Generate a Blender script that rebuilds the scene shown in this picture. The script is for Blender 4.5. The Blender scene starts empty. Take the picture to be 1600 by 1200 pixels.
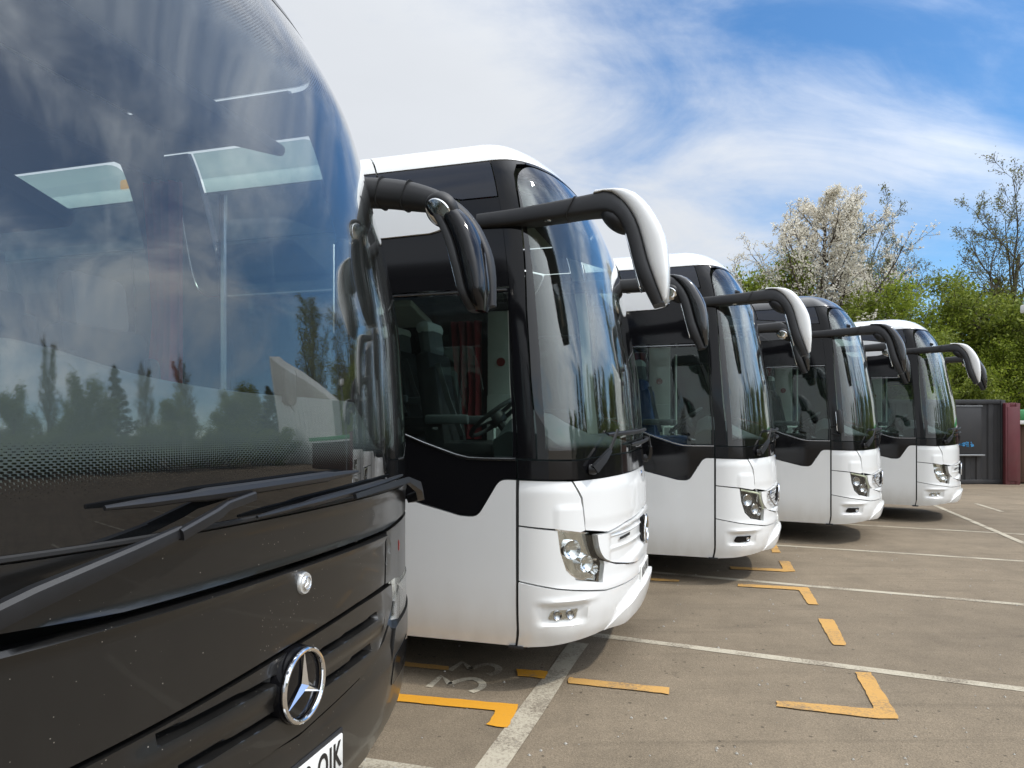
import bpy, bmesh, math, random
import numpy as np
from mathutils import Vector, Matrix
R = math.radians
sc = bpy.context.scene

# ------------------------------------------------------------------ camera
cam_d = bpy.data.cameras.new('camera'); cam = bpy.data.objects.new('camera', cam_d)
sc.collection.objects.link(cam); sc.camera = cam
cam.location = (0, 0, 1.765); cam.rotation_euler = (R(90), 0, 0)
cam_d.sensor_width = 36; cam_d.lens = 24.3; cam_d.shift_y = 0.04125
cam_d.clip_start = .05; cam_d.clip_end = 3000

# ------------------------------------------------------------------ sky + sun
SUN_AZ, SUN_EL = 106.0, 52.0            # azimuth clockwise from +Y
w = bpy.data.worlds.new('World'); sc.world = w; w.use_nodes = True
nt = w.node_tree; nt.nodes.clear()
def N(t, kind, **kw):
    n = t.nodes.new(kind)
    for k, v in kw.items():
        if k == 'ins':
            for a, b in v.items(): n.inputs[a].default_value = b
        else: setattr(n, k, v)
    return n
def L(t, a, b): t.links.new(a, b)
def M(t, op, a, b=None, c=None, clamp=False):
    n = t.nodes.new('ShaderNodeMath'); n.operation = op; n.use_clamp = clamp
    for i, x in enumerate((a, b, c)):
        if x is None: continue
        if isinstance(x, (int, float)): n.inputs[i].default_value = x
        else: t.links.new(x, n.inputs[i])
    return n.outputs[0]
sky = N(nt, 'ShaderNodeTexSky', sky_type='NISHITA')
sky.sun_disc = False; sky.sun_elevation = R(SUN_EL); sky.sun_rotation = R(SUN_AZ)
sky.altitude = 50; sky.air_density = 1.0; sky.dust_density = .3; sky.ozone_density = 2.0
hsv = N(nt, 'ShaderNodeHueSaturation', ins={'Saturation': 1.32, 'Value': 1.0})
L(nt, sky.outputs[0], hsv.inputs['Color'])
bg1 = N(nt, 'ShaderNodeBackground', ins={'Strength': .128}); L(nt, hsv.outputs[0], bg1.inputs[0])
bg2 = N(nt, 'ShaderNodeBackground', ins={'Strength': .98})
tc = N(nt, 'ShaderNodeTexCoord'); sep = N(nt, 'ShaderNodeSeparateXYZ'); L(nt, tc.outputs['Generated'], sep.inputs[0])
den = M(nt, 'ADD', M(nt, 'MAXIMUM', sep.outputs[2], 0.0), .22)
cx = M(nt, 'DIVIDE', sep.outputs[0], den); cy = M(nt, 'DIVIDE', sep.outputs[1], den)
comb = N(nt, 'ShaderNodeCombineXYZ'); L(nt, cx, comb.inputs[0]); L(nt, cy, comb.inputs[1])
mp = N(nt, 'ShaderNodeMapping'); mp.inputs['Rotation'].default_value = (0, 0, R(28)); mp.inputs['Scale'].default_value = (.8, 1.25, 1); mp.inputs['Location'].default_value = (3.1, 1.7, 0)
L(nt, comb.outputs[0], mp.inputs[0])
n1 = N(nt, 'ShaderNodeTexNoise', ins={'Scale': .75, 'Detail': 9.0, 'Roughness': .56, 'Distortion': .35}); L(nt, mp.outputs[0], n1.inputs['Vector'])
mp2 = N(nt, 'ShaderNodeMapping'); mp2.inputs['Rotation'].default_value = (0, 0, R(-35)); mp2.inputs['Scale'].default_value = (1.0, 1.6, 1)
L(nt, comb.outputs[0], mp2.inputs[0])
n2 = N(nt, 'ShaderNodeTexNoise', ins={'Scale': 1.5, 'Detail': 10.0, 'Roughness': .62, 'Distortion': .9}); L(nt, mp2.outputs[0], n2.inputs['Vector'])
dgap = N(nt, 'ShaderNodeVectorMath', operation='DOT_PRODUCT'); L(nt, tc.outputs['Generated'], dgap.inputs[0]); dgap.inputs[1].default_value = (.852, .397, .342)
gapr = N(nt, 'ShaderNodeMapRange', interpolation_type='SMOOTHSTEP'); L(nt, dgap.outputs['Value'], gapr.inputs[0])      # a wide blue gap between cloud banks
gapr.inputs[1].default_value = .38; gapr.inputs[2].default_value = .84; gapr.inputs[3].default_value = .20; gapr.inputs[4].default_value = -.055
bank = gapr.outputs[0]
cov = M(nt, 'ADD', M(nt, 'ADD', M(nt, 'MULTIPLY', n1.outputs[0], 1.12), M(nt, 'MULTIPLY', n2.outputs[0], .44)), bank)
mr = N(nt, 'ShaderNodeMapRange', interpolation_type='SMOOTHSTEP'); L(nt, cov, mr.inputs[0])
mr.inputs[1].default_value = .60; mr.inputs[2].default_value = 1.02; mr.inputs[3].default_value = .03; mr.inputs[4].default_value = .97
crp = N(nt, 'ShaderNodeMapRange'); L(nt, n1.outputs[0], crp.inputs[0])
crp.inputs[1].default_value = .3; crp.inputs[2].default_value = .75; crp.inputs[3].default_value = 1.0; crp.inputs[4].default_value = .88
cc = N(nt, 'ShaderNodeCombineColor'); L(nt, M(nt, 'MULTIPLY', crp.outputs[0], .915), cc.inputs[0]); L(nt, M(nt, 'MULTIPLY', crp.outputs[0], .95), cc.inputs[1]); L(nt, crp.outputs[0], cc.inputs[2])
L(nt, cc.outputs[0], bg2.inputs[0])
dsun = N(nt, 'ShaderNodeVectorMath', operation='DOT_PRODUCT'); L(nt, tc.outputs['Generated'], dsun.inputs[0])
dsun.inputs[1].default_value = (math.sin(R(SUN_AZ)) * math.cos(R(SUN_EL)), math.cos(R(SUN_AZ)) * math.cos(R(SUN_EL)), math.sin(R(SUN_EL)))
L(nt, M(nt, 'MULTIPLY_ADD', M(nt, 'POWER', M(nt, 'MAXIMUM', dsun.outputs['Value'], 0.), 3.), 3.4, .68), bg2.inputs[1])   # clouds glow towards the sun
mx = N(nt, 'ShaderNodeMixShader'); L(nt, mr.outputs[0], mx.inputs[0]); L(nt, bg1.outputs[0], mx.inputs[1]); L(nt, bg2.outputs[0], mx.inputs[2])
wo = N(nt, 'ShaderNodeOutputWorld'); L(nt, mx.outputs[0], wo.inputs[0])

sd = bpy.data.lights.new('sun', 'SUN'); sd.energy = 1.6; sd.angle = R(2.5); sd.color = (1, .955, .88)
so = bpy.data.objects.new('sun', sd); sc.collection.objects.link(so)
sv = Vector((math.sin(R(SUN_AZ)) * math.cos(R(SUN_EL)), math.cos(R(SUN_AZ)) * math.cos(R(SUN_EL)), math.sin(R(SUN_EL))))
so.rotation_euler = sv.to_track_quat('Z', 'Y').to_euler(); so.location = (20, 0, 30)

sc.view_settings.view_transform = 'Standard'; sc.view_settings.look = 'None'
sc.view_settings.exposure = 0.42; sc.view_settings.gamma = 1.0; sc.view_settings.use_curve_mapping = False
sc.cycles.use_denoising = True
sc.cycles.max_bounces = 8; sc.cycles.transparent_max_bounces = 24; sc.cycles.transmission_bounces = 6
sc.cycles.caustics_reflective = False; sc.cycles.caustics_refractive = False

# ------------------------------------------------------------------ materials
MATS = {}
def newmat(name):
    m = bpy.data.materials.new(name); m.use_nodes = True; m.node_tree.nodes.clear(); MATS[name] = m
    return m, m.node_tree
def pmat(name, col, rough=.5, metal=0, coat=0, var=.0, vscale=6., bump=0., bscale=80., spec=.5, dirt=None, speck=None, emis=None):
    m, t = newmat(name)
    p = N(t, 'ShaderNodeBsdfPrincipled', ins={'Base Color': (*col, 1), 'Roughness': rough, 'Metallic': metal, 'Coat Weight': coat, 'Coat Roughness': .04, 'Specular IOR Level': spec})
    o = N(t, 'ShaderNodeOutputMaterial'); L(t, p.outputs[0], o.inputs[0])
    tcn = N(t, 'ShaderNodeTexCoord'); last = None
    if var > 0:
        nz = N(t, 'ShaderNodeTexNoise', ins={'Scale': vscale, 'Detail': 6., 'Roughness': .6}); L(t, tcn.outputs['Object'], nz.inputs['Vector'])
        a = N(t, 'ShaderNodeMix', data_type='RGBA'); a.inputs[6].default_value = (*[c * (1 - var) for c in col], 1); a.inputs[7].default_value = (*[min(1, c * (1 + var)) for c in col], 1)
        L(t, nz.outputs[0], a.inputs[0]); last = a.outputs[2]
        rr = M(t, 'ADD', M(t, 'MULTIPLY', nz.outputs[0], .25 * min(1, rough + .2)), rough - .1 * min(1, rough + .2)); L(t, rr, p.inputs['Roughness'])
    if dirt:   # road film thrown up along the skirt: (colour, z_low, z_high, amount)
        dc, z0, z1, am = dirt
        s = N(t, 'ShaderNodeSeparateXYZ'); L(t, tcn.outputs['Object'], s.inputs[0])
        nz = N(t, 'ShaderNodeTexNoise', ins={'Scale': 9., 'Detail': 7.}); mpn = N(t, 'ShaderNodeMapping'); mpn.inputs['Scale'].default_value = (1, 1, .35)
        L(t, tcn.outputs['Object'], mpn.inputs[0]); L(t, mpn.outputs[0], nz.inputs['Vector'])
        g = N(t, 'ShaderNodeMapRange'); L(t, s.outputs[2], g.inputs[0]); g.inputs[1].default_value = z0; g.inputs[2].default_value = z1; g.inputs[3].default_value = 1; g.inputs[4].default_value = .12
        f = M(t, 'MULTIPLY', M(t, 'MULTIPLY', g.outputs[0], M(t, 'POWER', nz.outputs[0], 1.5)), am, clamp=True)
        a = N(t, 'ShaderNodeMix', data_type='RGBA'); L(t, f, a.inputs[0])
        if last: L(t, last, a.inputs[6])
        else: a.inputs[6].default_value = (*col, 1)
        a.inputs[7].default_value = (*dc, 1); last = a.outputs[2]
        L(t, M(t, 'ADD', M(t, 'MULTIPLY', f, .6), rough), p.inputs['Roughness'])
        if coat: L(t, M(t, 'MULTIPLY', M(t, 'SUBTRACT', 1., f, clamp=True), coat), p.inputs['Coat Weight'])
    if speck:  # stone chips and fly spots: (colour, scale, threshold)
        v = N(t, 'ShaderNodeTexVoronoi', ins={'Scale': speck[1]}); L(t, tcn.outputs['Object'], v.inputs['Vector'])
        nz = N(t, 'ShaderNodeTexNoise', ins={'Scale': 5.}); L(t, tcn.outputs['Object'], nz.inputs['Vector'])
        sp = N(t, 'ShaderNodeSeparateColor'); L(t, v.outputs['Color'], sp.inputs[0])
        rad = M(t, 'MULTIPLY', M(t, 'GREATER_THAN', sp.outputs[0], .93), M(t, 'MULTIPLY', sp.outputs[1], speck[2]))
        f = M(t, 'LESS_THAN', v.outputs['Distance'], rad)
        a = N(t, 'ShaderNodeMix', data_type='RGBA'); L(t, f, a.inputs[0])
        if last: L(t, last, a.inputs[6])
        else: a.inputs[6].default_value = (*col, 1)
        a.inputs[7].default_value = (*speck[0], 1); last = a.outputs[2]
    if last: L(t, last, p.inputs['Base Color'])
    if bump > 0:
        nz = N(t, 'ShaderNodeTexNoise', ins={'Scale': bscale, 'Detail': 4.}); L(t, tcn.outputs['Object'], nz.inputs['Vector'])
        b = N(t, 'ShaderNodeBump', ins={'Strength': bump, 'Distance': .004}); L(t, nz.outputs[0], b.inputs['Height']); L(t, b.outputs[0], p.inputs['Normal'])
    if emis: p.inputs['Emission Color'].default_value = (*emis[0], 1); p.inputs['Emission Strength'].default_value = emis[1]
    return m

def glassmat(name, tint, refl=1.0, frit=None, film=0.0):
    """Pane: tinted clear body with a Schlick surface reflection; frit = printed black border and dot screen (in metres of UV)."""
    m, t = newmat(name)
    lw = N(t, 'ShaderNodeLayerWeight', ins={'Blend': .5})
    f = M(t, 'MULTIPLY', M(t, 'ADD', M(t, 'MULTIPLY', M(t, 'POWER', lw.outputs['Facing'], 4.6), .95), .05), refl, clamp=True)
    tr = N(t, 'ShaderNodeBsdfTransparent', ins={'Color': (*tint, 1)})
    gl = N(t, 'ShaderNodeBsdfGlossy', ins={'Roughness': .006, 'Color': (1, 1, 1, 1)})
    tcn = N(t, 'ShaderNodeTexCoord')
    body = tr.outputs[0]
    if film > 0:   # dried rain streaks and dust on the outside
        df = N(t, 'ShaderNodeBsdfDiffuse', ins={'Color': (.55, .55, .52, 1)})
        mpn = N(t, 'ShaderNodeMapping'); mpn.inputs['Scale'].default_value = (38, 38, 1.1); L(t, tcn.outputs['Object'], mpn.inputs[0])
        nz = N(t, 'ShaderNodeTexNoise', ins={'Scale': 1., 'Detail': 3.}); L(t, mpn.outputs[0], nz.inputs['Vector'])
        nz2 = N(t, 'ShaderNodeTexNoise', ins={'Scale': 2.2, 'Detail': 6., 'Roughness': .7}); L(t, tcn.outputs['Object'], nz2.inputs['Vector'])
        st = N(t, 'ShaderNodeMapRange'); L(t, nz.outputs[0], st.inputs[0]); st.inputs[1].default_value = .62; st.inputs[2].default_value = .78
        a = M(t, 'MULTIPLY', M(t, 'ADD', M(t, 'MULTIPLY', st.outputs[0], .55), M(t, 'MULTIPLY', nz2.outputs[0], .5)), film, clamp=True)
        ms = N(t, 'ShaderNodeMixShader'); L(t, a, ms.inputs[0]); L(t, tr.outputs[0], ms.inputs[1]); L(t, df.outputs[0], ms.inputs[2]); body = ms.outputs[0]
    if frit:
        s = N(t, 'ShaderNodeSeparateXYZ'); L(t, tcn.outputs['UV'], s.inputs[0]); U, V = s.outputs[0], s.outputs[1]
        k = 1 / frit['pitch']
        us = M(t, 'MULTIPLY', U, .75)
        yy = M(t, 'MULTIPLY', M(t, 'ADD', us, V), k); xx = M(t, 'MULTIPLY', M(t, 'SUBTRACT', us, V), k)
        fx = M(t, 'SUBTRACT', M(t, 'FRACT', xx), .5); fy = M(t, 'SUBTRACT', M(t, 'FRACT', yy), .5)
        d = M(t, 'SQRT', M(t, 'ADD', M(t, 'MULTIPLY', fx, fx), M(t, 'MULTIPLY', fy, fy)))
        def mrng(x, a, b, c, e):
            q = N(t, 'ShaderNodeMapRange'); L(t, x, q.inputs[0]); q.inputs[1].default_value = a; q.inputs[2].default_value = b; q.inputs[3].default_value = c; q.inputs[4].default_value = e
            return q.outputs[0]
        r1 = mrng(V, frit['lo'][0], frit['lo'][1], .70, .0)          # solid at lo[0] fading to nothing at lo[1]
        r2 = mrng(V, frit['hi'][0], frit['hi'][1], .0, frit['hi'][2])
        rad = M(t, 'MAXIMUM', r1, r2)
        mk = M(t, 'LESS_THAN', d, rad)
        mk = M(t, 'MAXIMUM', mk, M(t, 'LESS_THAN', V, frit['lo'][0]))
        mk = M(t, 'MAXIMUM', mk, M(t, 'GREATER_THAN', V, frit['top']))
        mk = M(t, 'MAXIMUM', mk, M(t, 'GREATER_THAN', M(t, 'ABSOLUTE', U), frit['edge']))
        bk = N(t, 'ShaderNodeBsdfDiffuse', ins={'Color': (.006, .0065, .007, 1)})
        ms = N(t, 'ShaderNodeMixShader'); L(t, mk, ms.inputs[0]); L(t, body, ms.inputs[1]); L(t, bk.outputs[0], ms.inputs[2]); body = ms.outputs[0]
    ms = N(t, 'ShaderNodeMixShader'); L(t, f, ms.inputs[0]); L(t, body, ms.inputs[1]); L(t, gl.outputs[0], ms.inputs[2])
    o = N(t, 'ShaderNodeOutputMaterial'); L(t, ms.outputs[0], o.inputs[0])
    return m

pmat('white_paint', (.79, .80, .79), .32, coat=.8, var=.015, vscale=3, dirt=((.42, .38, .31), .28, .75, .55))
pmat('black_paint', (.012, .012, .013), .18, coat=1, dirt=((.22, .2, .17), .3, 3., .06))
pmat('dusty_black_paint', (.008, .0078, .0075), .30, coat=.3, dirt=((.24, .215, .18), .2, 1.4, .085), speck=((.20, .185, .16), 120., .20))
pmat('gloss_black', (.006, .006, .007), .08, spec=.38)
pmat('dark_glass_panel', (.018, .021, .030), .05, spec=.6)
pmat('black_plastic', (.018, .0185, .02), .5, var=.25, vscale=12, bump=.12, bscale=700)
pmat('wiper_black', (.010, .0105, .012), .42, var=.3, vscale=20)
pmat('rubber', (.01, .01, .01), .7, bump=.1)
pmat('tyre', (.02, .02, .02), .8, bump=.3, bscale=60)
pmat('rim', (.55, .56, .57), .3, metal=1)
pmat('chrome', (.82, .83, .85), .08, metal=1)
pmat('satin_chrome', (.5, .5, .52), .22, metal=1)
pmat('mirror_glass', (.86, .88, .9), .01, metal=1)
pmat('reflector', (.80, .80, .79), .10, metal=1, bump=.08, bscale=60)
pmat('lamp_dark', (.03, .03, .033), .2, coat=.6)
pmat('lamp_guide', (.78, .83, .62), .2, coat=.5)
pmat('lamp_amber', (.8, .3, .02), .3, coat=.5, emis=((1, .45, .06), .6))
pmat('interior_grey', (.10, .105, .11), .7, var=.12)
pmat('interior_light', (.58, .61, .57), .6, var=.06)
pmat('interior_dark', (.018, .019, .021), .75)
pmat('dash', (.05, .058, .06), .6, var=.12, vscale=10, bump=.1, bscale=300)
pmat('seat_black', (.02, .02, .022), .8, var=.2, vscale=30)
pmat('seat_grey', (.13, .135, .14), .8, var=.15, vscale=30)
pmat('seat_blue', (.02, .05, .16), .8, var=.2, vscale=30)
pmat('seat_cover', (.6, .62, .6), .8, var=.05)
pmat('curtain_red', (.20, .012, .018), .85, var=.25, vscale=14)
pmat('wood_trim', (.11, .05, .022), .35, var=.4, vscale=14, coat=.4)
pmat('plate_white', (.78, .78, .74), .35, var=.05)
pmat('plate_ink', (.012, .012, .013), .4)
pmat('badge_silver', (.70, .71, .70), .25, metal=.6)
pmat('sticker_green', (.10, .42, .30), .4)
pmat('sticker_red', (.30, .03, .025), .4)
pmat('cream_panel', (.62, .62, .58), .6, var=.04)
glassmat('windscreen_glass', (.84, .90, .88), 1.35, film=.03, frit=dict(pitch=.011, lo=(1.56, 1.64), hi=(3.25, 3.42, .6), top=3.44, edge=1.42))
glassmat('black_coach_windscreen', (.84, .88, .87), 1.25, film=.045, frit=dict(pitch=.0105, lo=(1.545, 1.675), hi=(2.86, 3.02, .42), top=3.26, edge=1.235))
glassmat('side_glass', (.62, .70, .67), .8, film=.02)
glassmat('tinted_glass', (.35, .39, .40), .9, film=.02)
glassmat('lamp_glass', (.93, .94, .93), 1.0)

# asphalt
def asphalt():
    m, t = newmat('asphalt')
    tcn = N(t, 'ShaderNodeTexCoord'); P = tcn.outputs['Object']
    big = N(t, 'ShaderNodeTexNoise', ins={'Scale': .28, 'Detail': 7., 'Roughness': .6}); L(t, P, big.inputs['Vector'])
    mid = N(t, 'ShaderNodeTexNoise', ins={'Scale': 2.1, 'Detail': 8., 'Roughness': .68}); L(t, P, mid.inputs['Vector'])
    fin = N(t, 'ShaderNodeTexNoise', ins={'Scale': 95., 'Detail': 4., 'Roughness': .75}); L(t, P, fin.inputs['Vector'])
    vor = N(t, 'ShaderNodeTexVoronoi', ins={'Scale': 130.}); L(t, P, vor.inputs['Vector'])
    r = N(t, 'ShaderNodeValToRGB'); L(t, big.outputs[0], r.inputs[0])
    r.color_ramp.elements[0].position = .3; r.color_ramp.elements[0].color = (.164, .131, .091, 1)
    r.color_ramp.elements[1].position = .7; r.color_ramp.elements[1].color = (.234, .186, .128, 1)
    f1 = N(t, 'ShaderNodeMapRange'); L(t, mid.outputs[0], f1.inputs[0]); f1.inputs[1].default_value = .3; f1.inputs[2].default_value = .72; f1.inputs[3].default_value = .83; f1.inputs[4].default_value = 1.17
    f1o = f1.outputs[0]
    f2 = N(t, 'ShaderNodeMapRange'); L(t, fin.outputs[0], f2.inputs[0]); f2.inputs[1].default_value = .3; f2.inputs[2].default_value = .7; f2.inputs[3].default_value = .72; f2.inputs[4].default_value = 1.25
    sp = N(t, 'ShaderNodeSeparateColor'); L(t, vor.outputs['Color'], sp.inputs[0])
    f3 = N(t, 'ShaderNodeMapRange'); L(t, sp.outputs[0], f3.inputs[0]); f3.inputs[3].default_value = .84; f3.inputs[4].default_value = 1.14
    # dark oil drips
    v2 = N(t, 'ShaderNodeTexNoise', ins={'Scale': 1.3, 'Detail': 5., 'Roughness': .75}); mpn = N(t, 'ShaderNodeMapping'); mpn.inputs['Location'].default_value = (7, 3, 1); L(t, P, mpn.inputs[0]); L(t, mpn.outputs[0], v2.inputs['Vector'])
    oil = N(t, 'ShaderNodeMapRange'); L(t, v2.outputs[0], oil.inputs[0]); oil.inputs[1].default_value = .64; oil.inputs[2].default_value = .74; oil.inputs[3].default_value = 1.; oil.inputs[4].default_value = .62
    mt_ = N(t, 'ShaderNodeMapping'); mt_.inputs['Rotation'].default_value = (0, 0, R(20)); mt_.inputs['Scale'].default_value = (.16, 2.6, 1); L(t, P, mt_.inputs[0])
    trk = N(t, 'ShaderNodeTexNoise', ins={'Scale': 1.6, 'Detail': 4., 'Roughness': .6, 'Distortion': .6}); L(t, mt_.outputs[0], trk.inputs['Vector'])
    tr2 = N(t, 'ShaderNodeMapRange'); L(t, trk.outputs[0], tr2.inputs[0]); tr2.inputs[1].default_value = .52; tr2.inputs[2].default_value = .72; tr2.inputs[3].default_value = 1.; tr2.inputs[4].default_value = .80
    f1 = N(t, 'ShaderNodeMath', operation='MULTIPLY'); f1_ = f1; L(t, f1o, f1.inputs[0]); L(t, tr2.outputs[0], f1.inputs[1])
    k = M(t, 'MULTIPLY', M(t, 'MULTIPLY', f1.outputs[0], f2.outputs[0]), M(t, 'MULTIPLY', f3.outputs[0], oil.outputs[0]))
    # small dark pits
    v3 = N(t, 'ShaderNodeTexVoronoi', ins={'Scale': 17.}); L(t, P, v3.inputs['Vector'])
    s3 = N(t, 'ShaderNodeSeparateColor'); L(t, v3.outputs['Color'], s3.inputs[0])
    pit = M(t, 'LESS_THAN', v3.outputs['Distance'], M(t, 'MULTIPLY', M(t, 'GREATER_THAN', s3.outputs[0], .7), M(t, 'MULTIPLY', s3.outputs[1], .22)))
    k = M(t, 'MULTIPLY', k, M(t, 'SUBTRACT', 1., M(t, 'MULTIPLY', pit, .5)))
    cmb = N(t, 'ShaderNodeCombineXYZ'); [L(t, k, cmb.inputs[i]) for i in range(3)]
    mu = N(t, 'ShaderNodeMix', data_type='RGBA', blend_type='MULTIPLY'); mu.inputs[0].default_value = 1; L(t, r.outputs[0], mu.inputs[6]); L(t, cmb.outputs[0], mu.inputs[7])
    p = N(t, 'ShaderNodeBsdfPrincipled', ins={'Roughness': .85, 'Specular IOR Level': .3}); L(t, mu.outputs[2], p.inputs['Base Color'])
    b = N(t, 'ShaderNodeBump', ins={'Strength': .55, 'Distance': .006}); L(t, M(t, 'ADD', fin.outputs[0], M(t, 'MULTIPLY', vor.outputs['Distance'], .6)), b.inputs['Height']); L(t, b.outputs[0], p.inputs['Normal'])
    o = N(t, 'ShaderNodeOutputMaterial'); L(t, p.outputs[0], o.inputs[0])
def linepaint(name, col, wear):
    m, t = newmat(name); tcn = N(t, 'ShaderNodeTexCoord'); P = tcn.outputs['Object']
    fin = N(t, 'ShaderNodeTexNoise', ins={'Scale': 60., 'Detail': 5., 'Roughness': .8}); L(t, P, fin.inputs['Vector'])
    mid = N(t, 'ShaderNodeTexNoise', ins={'Scale': 3.2, 'Detail': 5.}); L(t, P, mid.inputs['Vector'])
    f = N(t, 'ShaderNodeMapRange'); L(t, M(t, 'ADD', M(t, 'MULTIPLY', fin.outputs[0], .7), M(t, 'MULTIPLY', mid.outputs[0], .5)), f.inputs[0])
    f.inputs[1].default_value = wear; f.inputs[2].default_value = wear + .16
    a = N(t, 'ShaderNodeMix', data_type='RGBA'); L(t, f.outputs[0], a.inputs[0]); a.inputs[6].default_value = (*col, 1); a.inputs[7].default_value = (.16, .13, .095, 1)
    p = N(t, 'ShaderNodeBsdfPrincipled', ins={'Roughness': .8, 'Specular IOR Level': .3}); L(t, a.outputs[2], p.inputs['Base Color'])
    b = N(t, 'ShaderNodeBump', ins={'Strength': .4, 'Distance': .005}); L(t, fin.outputs[0], b.inputs['Height']); L(t, b.outputs[0], p.inputs['Normal'])
    o = N(t, 'ShaderNodeOutputMaterial'); L(t, p.outputs[0], o.inputs[0])
asphalt()
linepaint('white_line_paint', (.43, .385, .295), .57)
linepaint('yellow_line_paint', (.50, .285, .085), .60)
linepaint('fresh_yellow_line_paint', (.60, .28, .02), .66)
pmat('bare_earth', (.20, .155, .105), .95, var=.35, vscale=1.5, bump=.5, bscale=20)
pmat('container_dark', (.020, .021, .024), .55, var=.3, vscale=2.5, dirt=((.09, .075, .06), .0, 2.8, .4))
pmat('container_maroon', (.115, .018, .026), .5, var=.3, vscale=2, dirt=((.16, .12, .1), 0, 2.6, .5))
pmat('brown_timber', (.075, .038, .022), .8, var=.35, vscale=4, bump=.3)
pmat('green_plastic', (.05, .28, .10), .4, var=.1)
pmat('blue_sheet', (.03, .20, .48), .5, var=.15)
pmat('white_cladding', (.74, .75, .72), .45, var=.05, vscale=1.0)
pmat('grey_metal', (.3, .31, .32), .45, metal=.6)
pmat('chalk_blue', (.05, .25, .5), .8)
pmat('bark', (.075, .058, .043), .9, var=.3, vscale=8, bump=.5, bscale=25)
pmat('bark_grey', (.10, .088, .066), .9, var=.3, vscale=8, bump=.5, bscale=25)
pmat('stone', (.35, .33, .29), .9, var=.2)
def leafmat(name, c0, c1, trans=.35):
    m, t = newmat(name)
    g = N(t, 'ShaderNodeNewGeometry'); a = N(t, 'ShaderNodeMix', data_type='RGBA'); L(t, g.outputs['Random Per Island'], a.inputs[0])
    a.inputs[6].default_value = (*c0, 1); a.inputs[7].default_value = (*c1, 1)
    d = N(t, 'ShaderNodeBsdfPrincipled', ins={'Roughness': .55, 'Specular IOR Level': .3}); L(t, a.outputs[2], d.inputs['Base Color'])
    tl = N(t, 'ShaderNodeBsdfTranslucent'); L(t, a.outputs[2], tl.inputs[0])
    ms = N(t, 'ShaderNodeMixShader', ins={0: trans}); L(t, d.outputs[0], ms.inputs[1]); L(t, tl.outputs[0], ms.inputs[2])
    o = N(t, 'ShaderNodeOutputMaterial'); L(t, ms.outputs[0], o.inputs[0])
leafmat('spring_leaf', (.15, .21, .02), (.36, .42, .06), .5)
leafmat('hedge_leaf', (.11, .155, .02), (.27, .31, .05), .45)
leafmat('olive_leaf', (.12, .13, .035), (.26, .25, .09), .4)
leafmat('blossom', (.66, .61, .50), (.90, .87, .78), .5)
leafmat('conifer_leaf', (.02, .045, .016), (.05, .085, .03), .2)

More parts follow.
